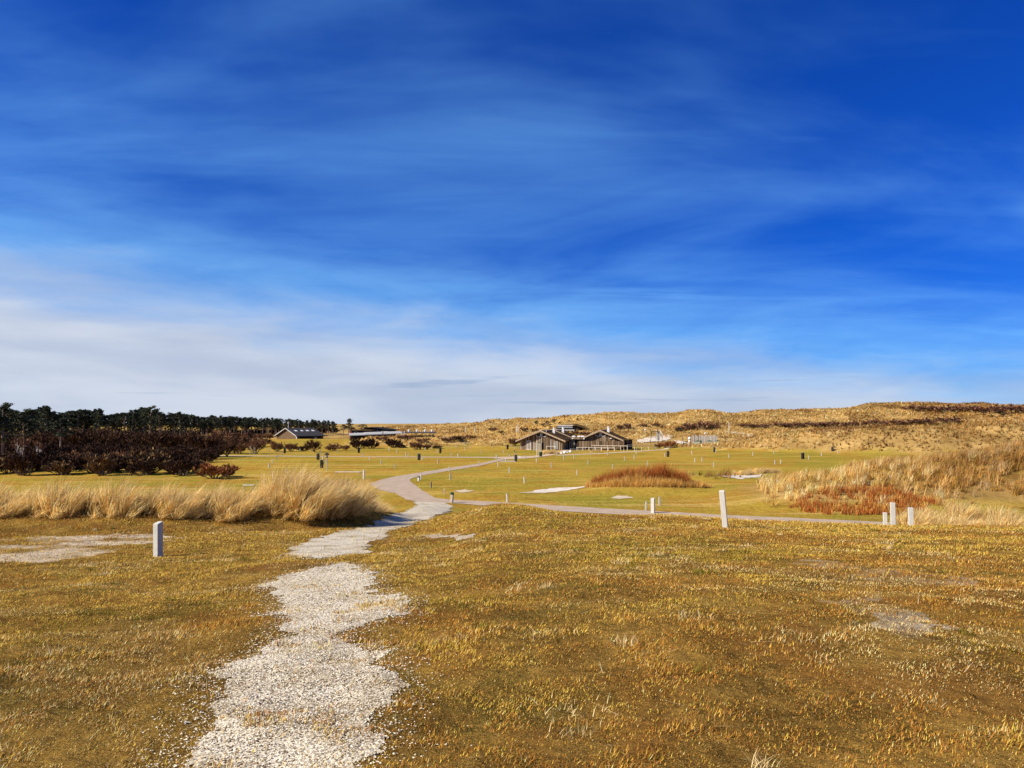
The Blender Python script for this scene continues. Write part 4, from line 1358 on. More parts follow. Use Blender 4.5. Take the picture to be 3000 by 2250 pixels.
# scrub on the dunes
SCRUB = Kind(lambda: make_shrub(27, 'dune_scrub', stems=12, width=1.25, pal=[(0.16, 0.07, 0.04), (0.22, 0.105, 0.06), (0.10, 0.045, 0.028)], tw=0.022))
for q, base, top, wid, lab in [
    (2020, 1260, 1232, 60, 'left part of the purple-brown scrub patch above the playground wall'), (2062, 1259, 1226, 70, 'tallest part of the purple-brown scrub patch above the playground wall'),
    (2092, 1256, 1236, 50, 'right part of the purple-brown scrub patch above the playground wall'), (1995, 1263, 1247, 50, 'low scrub below the purple-brown patch'),
    (1884, 1250, 1239, 36, 'small dark scrub on the dune above the round lamp'), (1922, 1249, 1236, 34, 'small dark scrub on the dune above the swing'),
    (1816, 1258, 1241, 34, 'left part of the brown scrub on the dune behind the right chimney'), (1838, 1256, 1236, 36, 'right part of the brown scrub on the dune behind the right chimney'),
    (1535, 1264, 1250, 42, 'dark scrub on the slope right of the white column'), (1566, 1265, 1252, 36, 'dark scrub on the slope behind the left timber roof'),
    (1445, 1262, 1250, 44, 'brown scrub on the pale dune slope below the skyline pole'), (2230, 1254, 1240, 80, 'dark scrub strip on the right dune, left end'),
    (2330, 1252, 1234, 90, 'dark scrub strip on the right dune, middle'), (2440, 1252, 1230, 90, 'dark scrub strip on the right dune, right end'),
    (2760, 1206, 1184, 130, 'dark scrub on the right skyline, left one'), (2900, 1210, 1182, 150, 'dark scrub on the right skyline, right one'),
    (2190, 1252, 1240, 70, 'dark scrub strip on the right dune, nearest the white pole'), (2285, 1250, 1236, 80, 'dark scrub strip on the right dune, second clump'), (2385, 1250, 1232, 90, 'dark scrub strip on the right dune, fourth clump'),
    (2500, 1250, 1230, 90, 'dark scrub strip on the right dune, sixth clump'), (2560, 1246, 1226, 90, 'dark scrub strip on the right dune, seventh clump'), (2630, 1244, 1226, 100, 'dark scrub strip on the right dune, eighth clump'),
    (2700, 1240, 1222, 110, 'dark scrub strip on the right dune, ninth clump'), (2780, 1238, 1218, 110, 'dark scrub strip on the right dune, last clump'),
    (2690, 1204, 1184, 110, 'dark scrub on the right skyline, outermost left'), (2830, 1206, 1184, 120, 'dark scrub on the right skyline, middle one'), (2975, 1210, 1182, 130, 'dark scrub on the right skyline, at the edge'),
    (1120, 1290, 1276, 60, 'brown scrub on the bank below the black flue pole'), (1185, 1286, 1272, 60, 'brown scrub on the bank under the roof pillars'), (1240, 1296, 1280, 66, 'brown scrub on the bank behind the fan-shaped bush'),
    (1265, 1284, 1272, 60, 'dark scrub on the crest of the far bank'), (1310, 1294, 1280, 70, 'brown scrub in the hollow of the far bank'), (1375, 1284, 1272, 60, 'brown scrub at the right end of the far bank'),
    (1715, 1276, 1262, 50, 'russet scrub between the two timber roofs'), (1690, 1274, 1260, 40, 'russet scrub just behind the flat link roof'),
]:
    x, y, z = hit(q, base)
    wd = px_size(wid, y) / 1.7; hgt = px_size(base - top, y)
    SCRUB.place((x, y, z), q * 0.31, (wd, wd, hgt), lab, 'scrub')
for q, base, top, wid, lab in [
    (1572, 1249, 1232, 18, 'bushy dark pine on the dune skyline, leftmost of the cluster'), (1592, 1252, 1240, 18, 'bushy dark pine second in the skyline cluster'),
    (1604, 1249, 1234, 20, 'bushy dark pine third in the skyline cluster'), (1622, 1244, 1228, 18, 'bushy dark pine at the right end of the skyline cluster'),
    (1541, 1249, 1243, 10, 'small round pine alone on the dune slope'), (1507, 1265, 1256, 11, 'round dark pine left of the white column'),
    (1470, 1275, 1262, 22, 'round dark bush-like pine at the foot of the pale dune'), (1638, 1243, 1236, 9, 'tiny dark pine on the dune above the white cabin'),
    (1667, 1238, 1232, 9, 'tiny dark pine left of the crest'), (1692, 1234, 1226, 10, 'tiny dark pine on the crest'), (1992, 1270, 1254, 26, 'black rounded juniper above the playground'),
    (1613, 1256, 1248, 12, 'small dark pine behind the left chimney'),
]:
    x, y, z = hit(q, base)
    wd = px_size(wid, y) / 0.55; hgt = px_size(base - top, y) / 0.75
    PINE['cone' if q in (1541,) else 'domed'][0].place((x, y, z - 0.25 * hgt), q * 0.31, (wd, wd, hgt), lab, 'pine tree')


# ------------------------------------------------------------------ heather mound and red willow
def twig_field(name, pts, hgt, pal, seed, mtl, parent, w=0.012, lean=0.5, per=7):
    r = np.random.default_rng(seed)
    n = len(pts) * per
    bx = np.repeat(pts[:, 0], per) + r.normal(0, 0.10, n); by = np.repeat(pts[:, 1], per) + r.normal(0, 0.10, n)
    bz = H(bx, by) - 0.03
    L = np.repeat(hgt, per) * r.uniform(0.6, 1.2, n)
    col = pick_colours(n, [1] * len(pal), pal, 0.2, r)
    V, Fc, T = blades(bx, by, bz, L, np.full(n, w), r.uniform(0, 6.28, n), np.abs(r.normal(0.25, lean * 0.5, n)), (np.full(n, 0.25), np.zeros(n)), r.uniform(0, 0.6, n), col, 3, r)
    return np_mesh(name, V - np.array(parent.location), Fc, mtl, tint=T, parent=parent)


c0 = hit(1905, 1440)
hm = empty('heather_mound', c0, 0, 'long russet heather mound fringed with dry straw on the lawn', 'heather')
r0 = np.random.default_rng(300)
n0 = 3800
u = r0.uniform(-1, 1, n0); v = r0.uniform(-1, 1, n0)
k = u ** 2 + v ** 2 < 1
P = np.stack([13.6 + u[k] * 6.2, 73.8 + v[k] * 2.6], -1)
hh = (1 + 0.75 * fbm(u[k] * 5, v[k] * 3, 17, 3)) * (1 - 0.35 * (u[k] ** 2 + v[k] ** 2)) * np.interp(u[k], [-1, -0.4, 0.0, 0.2, 0.5, 1], [1.2, 1.7, 1.5, 1.7, 1.6, 1.0])
front = v[k] < -0.40 + 0.4 * fbm(u[k] * 3, v[k] * 3, 5, 2)
front |= (u[k] > 0.62) | (u[k] < -0.9)
twig_field('heather_twigs', P[~front], hh[~front], [(0.34, 0.085, 0.015), (0.42, 0.13, 0.022), (0.18, 0.045, 0.012), (0.50, 0.22, 0.05)], 301, twig_mat, hm, 0.014, 1.1, 10)
twig_field('straw_fringe', P[front], hh[front] * 0.6, [(0.80, 0.47, 0.11), (0.88, 0.60, 0.20), (0.50, 0.25, 0.05)], 302, straw_mat, hm, 0.016, 1.0, 9)

c1 = hit(2470, 1500)
wm = empty('creeping_willow', c1, 0, 'red-orange creeping willow patch at the foot of the right mound', 'shrub')
poly = WILLOW
r1 = np.random.default_rng(310)
bx = r1.uniform(16, 42, 9000); by = r1.uniform(46, 74, 9000)
k = pip(bx + 0.8 * fbm(bx / 2, by / 2, 3, 2), by + 0.8 * fbm(bx / 2, by / 2, 4, 2), poly) & (fbm(bx / 1.3, by / 1.3, 9, 2) < 0.25)
P = np.stack([bx[k], by[k]], -1)
twig_field('willow_twigs', P, r1.uniform(0.35, 0.75, len(P)), [(0.34, 0.075, 0.012), (0.42, 0.13, 0.02), (0.20, 0.045, 0.01), (0.56, 0.30, 0.07)], 311, twig_mat, wm, 0.018, 0.9, 12)

# tussocks by the road at the right edge and on the lawn
TUSS_R = [(2670, 46), (2725, 44.5), (2780, 45.5), (2840, 44), (2895, 45), (2960, 43.5), (3020, 44.5), (2700, 49), (2810, 49), (2925, 48)]
for i, (q, yd) in enumerate(sorted(TUSS_R)):
    x, y, z = at_depth(q, yd)
    TUSS[i % 4].place((x, y, z - 0.05), random.uniform(-0.3, 0.3), (1.25, 1.25, 1.1 + 0.2 * math.sin(i * 2)), '%s pale tussock from the left in the clump at the right edge' % ordinal(i), 'grass tussock', 'tussocks at the right edge')
for q, b, sc, lab in [(1603, 1330, 2.0, 'straw tussock left of the shell forecourt by the left house'), (1596, 1329, 1.6, 'lower straw tussock beside the green bin'), (1612, 1329, 1.9, 'dark-based tussock on the forecourt corner'),
                      (2180, 1392, 1.5, 'low straw tuft left of the bright sand patch rim'), (2225, 1386, 1.6, 'low straw tuft above the bright sand patch'), (2255, 1385, 1.4, 'low straw tuft right of the bright sand patch')]:
    x, y, z = hit(q, b)
    TUSS[2].place((x, y, z - 0.1), 0.3, (sc, sc, sc * 0.62), lab, 'grass tussock')

# ------------------------------------------------------------------ buildings
board_mat = mat('weathered_boards', (1, 1, 1), 0.85, 0.22, 2.5, attr=True, stretch=(3, 3, 0.4), spec=0.2)
barge_mat = mat('barge_board', (0.40, 0.29, 0.18), 0.85, 0.18, 3, spec=0.2)
mossroof_mat = mat('mossy_roof', (0.040, 0.024, 0.013), 0.95, 0.2, 3.0, 0.06, 6, col2=(0.15, 0.09, 0.042), spec=0.0)
white_mat = mat('white_paint', (0.74, 0.72, 0.67), 0.6, 0.06, 3)
glass_mat = mat('dark_glass', (0.012, 0.014, 0.018), 0.08, 0.1, 2, spec=0.6)
dark_mat = mat('dark_timber', (0.020, 0.017, 0.015), 0.8, 0.25, 3)
grey_mat = mat('grey_paint', (0.42, 0.41, 0.38), 0.7, 0.1, 3)
concrete_mat = mat('concrete', (0.42, 0.38, 0.32), 0.9, 0.15, 2, 0.01, 12)
chim_mat = mat('white_chimney', (0.66, 0.63, 0.57), 0.85, 0.14, 3)
BOARD_PAL = [(0.25, 0.16, 0.085), (0.37, 0.26, 0.145), (0.14, 0.08, 0.042), (0.50, 0.38, 0.235), (0.28, 0.165, 0.08)]


def boards(mb, x0, x1, y, zlo, zhi, r, w=0.19, thick=0.03):
    """vertical boards on the plane y (facing -y); zlo / zhi are functions of x"""
    x = x0
    while x < x1 - 0.02:
        ww = min(w * r.uniform(0.75, 1.25), x1 - x)
        a, b = x + 0.008, x + ww - 0.008
        c = BOARD_PAL[r.randrange(5)]
        k = r.uniform(0.35, 0.8)
        mb.tint(tuple(q * k for q in c))
        t = thick * r.uniform(0.6, 1.5)
        za, zb = zhi(a), zhi(b)
        z0 = zlo(x)
        mb.add([(a, y - t, z0), (b, y - t, z0), (b, y, z0), (a, y, z0), (a, y - t, za), (b, y - t, zb), (b, y, zb), (a, y, za)],
               [(3, 2, 1, 0), (4, 5, 6, 7), (0, 1, 5, 4), (1, 2, 6, 5), (2, 3, 7, 6), (3, 0, 4, 7)])
        x += ww


def gable_house(loc, rz, W, depth, eave, ridge, over, label, seed, windows=True, open_front=False, recess=0.0, chims=()):
    """origin at the middle of the gable front at ground level; +y runs back"""
    r = random.Random(seed)
    root = empty('timber_house', loc, rz, label, 'house')
    hw = W / 2
    top = lambda x: ridge - 0.10 - (ridge - eave) * abs(x) / hw
    wall = MB()
    wall.extrude([(-hw + 0.04, -0.15), (hw - 0.04, -0.15), (hw - 0.04, eave - 0.12), (0, ridge - 0.16), (-hw + 0.04, eave - 0.12)], 0.06, depth - 0.05)
    wall.build('wall', dark_mat, root)
    bd = MB()
    boards(bd, -hw, hw, 0.06, lambda x: 0.0, top, r)
    tag(bd.build('board_cladding', board_mat, root), kind='stuff')
    for sx in (-1, 1):                                     # long sides
        sb = MB(); yy = 0.1
        while yy < depth - 0.1:
            ww = 0.2 * r.uniform(0.8, 1.2); c = BOARD_PAL[r.randrange(5)]
            sb.tint(c); sb.span(min(sx * hw, sx * (hw + 0.03)) - 0.02, max(sx * hw, sx * (hw + 0.03)), yy, yy + ww - 0.015, -0.05, eave - 0.14); yy += ww
        tag(sb.build('side_cladding', board_mat, root), kind='stuff')
    ang = math.atan2(ridge - eave, hw)
    for sx in (-1, 1):
        rf = MB()
        ex = sx * (hw + over); ez = eave - over * math.tan(ang)
        th = 0.20
        for k in range(8):                                  # courses of the rough covering
            t0, t1 = k / 8, (k + 1) / 8
            xa, xb = ex * (1 - t0), ex * (1 - t1); za, zb = ez + (ridge - ez) * t0, ez + (ridge - ez) * t1
            lift = 0.05 + 0.02 * r.random()
            rf.add([(xa, -over, za + lift), (xb, -over, zb + 0.01), (xb, depth + over * 0.5, zb + 0.01), (xa, depth + over * 0.5, za + lift),
                    (xa, -over, za - th), (xb, -over, zb - th), (xb, depth + over * 0.5, zb - th), (xa, depth + over * 0.5, za - th)],
                   [(0, 1, 2, 3), (7, 6, 5, 4), (0, 4, 5, 1), (2, 6, 7, 3), (1, 5, 6, 2), (3, 7, 4, 0)])
        ro = rf.build('roof', mossroof_mat, root)
        bg_ = MB()
        bg_.add([(ex * 1.005, -over - 0.06, ez + 0.12), (0, -over - 0.06, ridge + 0.16), (0, -over - 0.06, ridge - 0.22), (ex * 1.005, -over - 0.06, ez - 0.24),
                 (ex * 1.005, -over - 0.004, ez + 0.12), (0, -over - 0.004, ridge + 0.16), (0, -over - 0.004, ridge - 0.22), (ex * 1.005, -over - 0.004, ez - 0.24)],
                [(0, 1, 2, 3), (7, 6, 5, 4), (0, 4, 5, 1), (1, 5, 6, 2), (2, 6, 7, 3), (3, 7, 4, 0)])
        bg_.build('barge_board', barge_mat, ro)
    MB().span(-0.3, 0.3, -over, depth + over * 0.5, ridge + 0.03, ridge + 0.13).build('ridge_cap', mat('ridge_lead', (0.50, 0.45, 0.38), 0.8, 0.15, 3), root)
    if windows:
        for sx in (-1, 1):
            x0, x1 = sx * 0.16, sx * 1.45
            zb = eave + 0.32 * (ridge - eave)
            # four-sided pane, its outer edge slanting
            pts = [(x0, top(x0) - 0.18), (x0, zb), (sx * 1.05, zb), (x1, top(x1) - 0.14)]
            wnd = MB()
            for i in range(4):
                a, b = pts[i], pts[(i + 1) % 4]
                wnd.bar((a[0], 0.0, a[1]), (b[0], 0.0, b[1]), 0.20, 0.10)
            wo = wnd.build('window', white_mat, root)
            MB().extrude(pts, 0.005, 0.02).build('pane', glass_mat, wo)
    for (cx, cy, ch) in chims:
        zc = ridge - (ridge - eave) * abs(cx) / hw
        c = MB(); c.span(cx - 0.3, cx + 0.3, cy - 0.3, cy + 0.3, zc - 0.4, zc + ch)
        co = c.build('chimney', chim_mat, root)
        cowl = MB(); cowl.lathe([(0.22, 0), (0.24, 0.18), (0.30, 0.22), (0.30, 0.30), (0.05, 0.42)], 10, (cx, cy, zc + ch))
        cowl.build('cowl', white_mat, co)
    return root


HY = 184.0
ROT = R(-18)


def hx(px, y=HY):
    return (px - 1500) / F * y


lh = gable_house((hx(1586), HY + 1.0, 0), ROT, 10.9, 11.0, 2.55, 4.75, 0.95, 'left timber house with weathered boards and two trapezoid gable windows', 401, chims=((1.7, 6.0, 1.0),))
# narrow door, trellis and corner posts of the left house
d_ = MB(); d_.span(-3.6, -2.75, -0.06, 0.0, 0, 2.15); do = d_.build('door', mat('board_door', (0.30, 0.25, 0.19), 0.85, 0.2, 3), lh)
f_ = MB(); f_.span(-2.75, -2.63, -0.08, 0.0, 0, 2.25).span(-3.72, -3.6, -0.08, 0.0, 0, 2.25).span(-3.72, -2.63, -0.09, 0.0, 2.15, 2.25).span(-3.8, -2.6, -0.12, 0, 0, 0.10)
f_.build('door_frame', white_mat, do)
t_ = MB()
for i in range(4):
    t_.span(3.3 + i * 0.16, 3.33 + i * 0.16, -0.06, -0.03, 0.3, 2.1)
for i in range(9):
    t_.span(3.26, 3.86, -0.075, -0.06, 0.4 + i * 0.2, 0.43 + i * 0.2)
t_.build('trellis', white_mat, lh)
MB().span(4.05, 4.17, -0.10, -0.03, 0.05, 2.2).build('downpipe', white_mat, lh)
MB().span(0.02, 0.16, -0.12, -0.02, 1.5, 4.2).build('flue', grey_mat, lh)
lb = MB(); lb.box((-0.9, -0.25, 1.95), (0.35, 0.3, 0.25)); lb.build('wall_lamp', barge_mat, lh)
v1 = MB(); v1.lathe([(0.09, 0), (0.09, 0.45), (0.14, 0.5), (0.14, 0.6)], 8, (-1.0, 3.0, 4.4)); v1.build('roof_vent', white_mat, lh)
v2 = MB(); v2.lathe([(0.07, 0), (0.07, 0.55), (0.1, 0.6)], 8, (0.9, 1.5, 4.4)); v2.build('roof_vent', white_mat, lh)

lb2 = gable_house((hx(1628, 195.0), 197.0, 0), ROT, 10.4, 9.0, 2.55, 4.7, 0.7, 'rear wing of the left timber house with its own sloping roof', 402, windows=False, chims=((1.5, 2.5, 1.1),))
rh = gable_house((hx(1761), HY + 1.5, 0.25), ROT, 10.0, 8.5, 2.45, 4.55, 0.85, 'right timber house with two trapezoid gable windows and one white chimney', 403, chims=((1.2, 4.2, 1.1),))
x_ = MB(); x_.box((2.6, -0.15, 2.6), (0.5, 0.2, 0.18)); x_.build('wall_lamp', white_mat, rh)
e_ = MB(); e_.span(5.05, 6.7, 1.2, 8.0, -0.1, 2.15); e_.build('shaded_wall', dark_mat, rh)  # near-black block: the right side wall's shade put into its colour
e_ = MB(); e_.span(4.9, 6.9, 1.0, 8.2, 2.15, 2.27); e_.build('shaded_wall_roof', MATS['mossy_roof'], rh)  # slab added on top of the block that stands for the shaded wall

# flat-roofed glazed link between the houses
lk = empty('flat_link_building', (hx(1682), HY + 2.2, 0), ROT, 'flat-roofed glazed link with white dome skylights between the timber houses', 'building')
MB().span(-2.9, 2.6, 0.3, 5.0, -0.1, 2.55).build('wall', dark_mat, lk)
bd = MB(); boards(bd, -0.6, 2.6, -0.35, lambda x: 2.6, lambda x: 3.25, random.Random(8)); tag(bd.build('parapet_boards', board_mat, lk), kind='stuff')
MB().span(-3.2, 2.8, -0.4, 5.2, 2.5, 2.6).build('flat_roof', dark_mat, lk)
for i, (a, b) in enumerate(((-1.75, -1.0), (-0.75, 0.15))):
    g = MB(); g.span(a, a + 0.12, 0.2, 0.28, 0, 2.3).span(b - 0.12, b, 0.2, 0.28, 0, 2.3).span(a, b, 0.2, 0.28, 2.2, 2.32).span(a, b, 0.2, 0.28, 0, 0.28 if i else 0.12)
    go = g.build('glazed_door', grey_mat, lk)
    MB().span(a + 0.12, b - 0.12, 0.225, 0.255, 0.2, 2.2).build('pane', glass_mat, go)
for cx in (-0.1, 1.3, 2.2):
    s_ = MB(); s_.lathe([(0.62, 0), (0.62, 0.12), (0.55, 0.28), (0.38, 0.40), (0.15, 0.46), (0.02, 0.47)], 14, (cx, 0.9, 3.0)); s_.span(cx - 0.5, cx + 0.5, 0.4, 1.4, 2.6, 3.0)
    s_.build('dome_skylight', white_mat, lk, smooth=False)
lp = MB(); lp.lathe([(0.04, 0), (0.22, 0.1), (0.22, 0.2), (0.05, 0.3)], 10, (0.0, -0.65, 2.62)); lp.build('lamp', white_mat, lk)

# board screen in front of the right house
p0 = (hx(1692, 183.5), 183.6); p1 = (hx(1828, 181.5), 181.6)
L_sc = math.hypot(p1[0] - p0[0], p1[1] - p0[1])
scn = empty('board_screen', (p0[0], p0[1], 0), math.atan2(p1[1] - p0[1], p1[0] - p0[0]), 'tall weathered board screen standing in front of the right timber house', 'fence')
bd = MB(); boards(bd, 0, L_sc, 0.0, lambda x: 0.72, lambda x: 2.2, random.Random(9), 0.17)
tag(bd.build('screen_boards', board_mat, scn), kind='stuff')
for k in range(7):
    MB().span(k * (L_sc - 0.2) / 6, k * (L_sc - 0.2) / 6 + 0.12, 0.005, 0.13, -0.1, 2.15).build('post', barge_mat, scn)
MB().span(0, L_sc, 0.01, 0.06, 0.9, 1.02).build('back_rail', barge_mat, scn)

# terrace rails
rail_mat = mat('bleached_rail', (0.62, 0.55, 0.43), 0.8, 0.15, 3)


def rail(pa, pb, h, npost, label, name='terrace_rail', w=0.10, zt=None, sag=0.0, matl=None, postm=None):
    a = np.array(flat(*pa)); b = np.array(flat(*pb))
    L = float(np.hypot(*(b - a)))
    o = empty(name, (a[0], a[1], float(H(a[0], a[1]))), math.atan2(b[1] - a[1], b[0] - a[0]), label, 'railing')
    MB().bar((-0.1, 0, h), (L + 0.1, 0, h - sag), w * 1.3, w * 0.9).build('top_rail', matl or rail_mat, o)
    for k in range(npost):
        x = L * k / max(1, npost - 1)
        MB().bar((x, 0, -0.15), (x, 0, h - sag * x / L - 0.03), w * 0.9).build('post', postm or matl or rail_mat, o)
    return o


rail((1706, 1318), (1838, 1320.5), 1.15, 8, 'long bleached handrail running below the board screen')
rail((1690, 1319.8), (1800, 1321.6), 0.75, 7, 'lower bleached rail in front of the long handrail')
rail((1672, 1325), (1712, 1324.2), 0.75, 4, 'short white rail beside the shell forecourt')
rail((1838, 1318.5), (1918, 1317.5), 1.25, 4, 'bleached ramp handrail right of the right house')
rail((1838, 1321), (1900, 1318.6), 1.05, 4, 'second ramp handrail nearer the lawn')
rail((1900, 1318.4), (1932, 1316), 0.9, 2, 'sloping end of the ramp handrail', sag=0.7)
rail((1507, 1320), (1552, 1319.5), 0.9, 4, 'white rail left of the left timber house')
rail((1601, 1318), (1626, 1318.5), 0.9, 2, 'white tube hoop before the left house wall', w=0.07, matl=white_mat)
# slatted bin screen before the left house
sp = flat(1574, 1321)
ss = empty('slatted_screen', (sp[0], sp[1], 0), ROT, 'pale slatted screen enclosure in front of the left house wall', 'screen')
for k in range(14):
    MB().span(-1.0 + k * 0.15, -0.92 + k * 0.15, 0, 0.03, 0.03, 1.95).build('slat', mat('pale_slat', (0.40, 0.35, 0.27), 0.85, 0.2, 3), ss)
for zz_ in (0.4, 1.6):
    MB().span(-1.0, 1.05, 0.032, 0.07, zz_, zz_ + 0.1).build('cross_rail', MATS['pale_slat'], ss)
MB().span(1.06, 1.14, 0.0, 1.6, -0.05, 2.0).build('side_panel', dark_mat, ss)
# picnic table and white stones
pt = flat(1747, 1326)
tb = empty('picnic_table', (pt[0], pt[1], 0), R(-10), 'dark picnic table on the grass before the board screen', 'table')
MB().span(-0.85, 0.85, -0.35, 0.35, 0.70, 0.76).build('table_top', barge_mat, tb)
for sy in (-0.65, 0.65):
    MB().span(-0.85, 0.85, sy - 0.13, sy + 0.13, 0.42, 0.47).build('bench', barge_mat, tb)
for sx in (-0.6, 0.6):
    MB().bar((sx, -0.68, 0), (sx, -0.2, 0.7), 0.08).bar((sx, 0.68, 0), (sx, 0.2, 0.7), 0.08).bar((sx, -0.7, 0.38), (sx, 0.7, 0.38), 0.07).build('leg', barge_mat, tb)
for i, (q, b, s_) in enumerate(((1645, 1330, 0.28), (1655, 1328, 0.42), (1662, 1327, 0.26), (1671, 1325.5, 0.38))):
    x, y = flat(q, b)
    bm = bmesh.new(); bmesh.ops.create_icosphere(bm, subdivisions=2, radius=s_)
    for v in bm.verts:
        v.co *= 1 + 0.25 * (random.random() - 0.5); v.co.z *= 0.75
    me = bpy.data.meshes.new('boulder'); bm.to_mesh(me); bm.free(); me.materials.append(white_mat)
    o = bpy.data.objects.new('boulder', me); COL.objects.link(o); o.location = (x, y, s_ * 0.45)
    tag(o, '%s white boulder from the left edging the forecourt' % ordinal(i), 'boulder', 'white boulders edging the forecourt')

# white cabin on the dune behind
x, y, z = hit(1660, 1266)
y = 246.0; x = (1657 - 1500) / F * y; z = float(H(x, y))
zt = EYE - (1259 - 1240) / F * y
wc = empty('dune_cabin', (x, y, zt), R(-14), 'cabin with white balustraded deck on the dune behind the left timber house', 'house')
MB().span(-3.2, 4.6, 0.6, 8, -3.5, 1.2).build('wall', dark_mat, wc)
rf = MB(); rf.extrude([(-1.5, 1.95), (2.4, 1.95), (7.2, 0.35), (7.2, 0.15), (2.4, 1.72), (-1.5, 1.72)], -0.2, 8.5); rf.build('roof', mossroof_mat, wc)
MB().span(-2.9, 2.4, -0.35, -0.2, 1.25, 1.55).build('fascia', grey_mat, wc)
for k in range(14):
    MB().span(-2.6 + k * 0.36, -2.48 + k * 0.36, -0.32, -0.22, 0.75, 1.25).build('baluster', grey_mat, wc)
MB().span(-2.8, 2.4, -0.36, -0.20, 0.62, 0.75).build('lower_rail', grey_mat, wc)
MB().span(-4.6, 3.2, -3.0, 0.4, -0.1, 0.08).build('deck', grey_mat, wc)
MB().span(-4.6, 3.4, -3.1, -3.0, -0.25, 0.1).build('deck_edge', grey_mat, wc)
for sx in (-4.2, -1.5, 1.0, 3.1):
    MB().span(sx, sx + 0.15, -2.95, -2.8, -4.5, -0.1).build('deck_post', grey_mat, wc)

# brown barn at left
x, y, z = at_depth(842, 268)
barn = empty('brown_barn', (x, y, 0.4), R(-38), 'low brown barn with white-edged gable and four roof lights before the wood', 'barn')
BW, BD, BE, BR = 12.0, 11.5, 1.75, 4.35
hw = BW / 2
bz = 0.0
wl_ = MB(); wl_.extrude([(-hw, -1), (hw, -1), (hw, BE), (0, BR - 0.2), (-hw, BE)], 0, BD); wl_.build('wall', mat('brown_brick', (0.13, 0.085, 0.05), 0.9, 0.3, 2.0, 0.03, 6), barn)
for sx in (-1, 1):
    rf = MB(); ex = sx * (hw + 0.6); ez = BE - 0.2
    rf.add([(ex, -0.7, ez + 0.12), (0, -0.7, BR + 0.12), (0, BD + 0.4, BR + 0.12), (ex, BD + 0.4, ez + 0.12), (ex, -0.7, ez - 0.1), (0, -0.7, BR - 0.1), (0, BD + 0.4, BR - 0.1), (ex, BD + 0.4, ez - 0.1)],
           [(0, 1, 2, 3), (7, 6, 5, 4), (0, 4, 5, 1), (2, 6, 7, 3), (1, 5, 6, 2), (3, 7, 4, 0)])
    ro = rf.build('roof', mat('slate_roof', (0.055, 0.05, 0.048), 0.85, 0.2, 1.5, 0.03, 4), barn)
    MB().add([(ex, -0.8, ez + 0.2), (0, -0.8, BR + 0.2), (0, -0.8, BR - 0.1), (ex, -0.8, ez - 0.1), (ex, -0.71, ez + 0.2), (0, -0.71, BR + 0.2), (0, -0.71, BR - 0.1), (ex, -0.71, ez - 0.1)],
             [(0, 1, 2, 3), (7, 6, 5, 4), (0, 4, 5, 1), (1, 5, 6, 2), (2, 6, 7, 3), (3, 7, 4, 0)]).build('barge_board', grey_mat, ro)
    if sx > 0:
        for k in range(4):
            yy = 1.6 + k * 2.5
            t0, t1 = 0.58, 0.72
            MB().add([(ex * (1 - t0), yy, ez + (BR - ez) * t0 + 0.17), (ex * (1 - t0), yy + 1.1, ez + (BR - ez) * t0 + 0.17), (ex * (1 - t1), yy + 1.1, ez + (BR - ez) * t1 + 0.17), (ex * (1 - t1), yy, ez + (BR - ez) * t1 + 0.17),
                      (ex * (1 - t0), yy, ez + (BR - ez) * t0 + 0.08), (ex * (1 - t0), yy + 1.1, ez + (BR - ez) * t0 + 0.08), (ex * (1 - t1), yy + 1.1, ez + (BR - ez) * t1 + 0.08), (ex * (1 - t1), yy, ez + (BR - ez) * t1 + 0.08)],
                     [(0, 1, 2, 3), (7, 6, 5, 4), (0, 4, 5, 1), (1, 5, 6, 2), (2, 6, 7, 3), (3, 7, 4, 0)]).build('roof_light', white_mat, ro)
MB().span(hw + 0.35, hw + 0.6, -0.6, -0.35, -1, BE - 0.3).build('corner_post', white_mat, barn)
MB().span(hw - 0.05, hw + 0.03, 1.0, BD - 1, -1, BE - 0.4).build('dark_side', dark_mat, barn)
MB().span(hw + 0.03, hw + 0.08, 7.5, 8.6, -0.6, 1.2).build('side_door', grey_mat, barn)
ch = MB(); ch.lathe([(0.16, 0), (0.16, 1.6), (0.34, 1.7), (0.34, 2.2), (0.1, 2.35)], 10, (0, 0.6, BR)); ch.build('flue', grey_mat, barn)

# long flat-roofed building and black house
fy = 250.0
fb = empty('flat_roofed_building', (hx(1030, fy), fy, 0), math.atan2(7.0, hx(1275, fy + 7) - hx(1030, fy)), 'long low flat-roofed building with a white sloping roof behind the bank', 'building')
LB = math.hypot(hx(1275, fy + 7) - hx(1030, fy), 7)
zr = EYE - (1276 - 1240) / F * fy
MB().span(0, LB, 0.8, 9, -1, zr - 0.15).build('wall', dark_mat, fb)
fa = MB(); fa.add([(-0.6, 0, zr - 0.12), (LB * 0.6, 0, zr + 0.55), (LB * 0.6, 0, zr + 0.75), (LB * 0.16, 0, zr + 0.35), (LB * 0.16, 0, zr + 0.25), (-0.6, 0, zr + 0.08)] +
                  [(-0.6, 6.7, zr + 0.55), (LB * 0.6, 6.7, zr + 1.25), (LB * 0.6, 6.7, zr + 1.40), (LB * 0.16, 6.7, zr + 1.05), (LB * 0.16, 6.7, zr + 0.9), (-0.6, 6.7, zr + 0.7)],
                  [(0, 1, 2, 3, 4, 5), (11, 10, 9, 8, 7, 6)] + [((i + 1) % 6, i, i + 6, (i + 1) % 6 + 6) for i in range(6)])
fa.build('white_roof', mat('chalky_roof', (0.36, 0.35, 0.32), 0.9, 0.1, 2), fb)
MB().span(LB * 0.60, LB * 1.02, 0.1, 9.2, zr + 0.75, zr + 1.15).build('grey_roof', mat('roof_felt', (0.16, 0.155, 0.15), 0.9, 0.15, 2), fb)
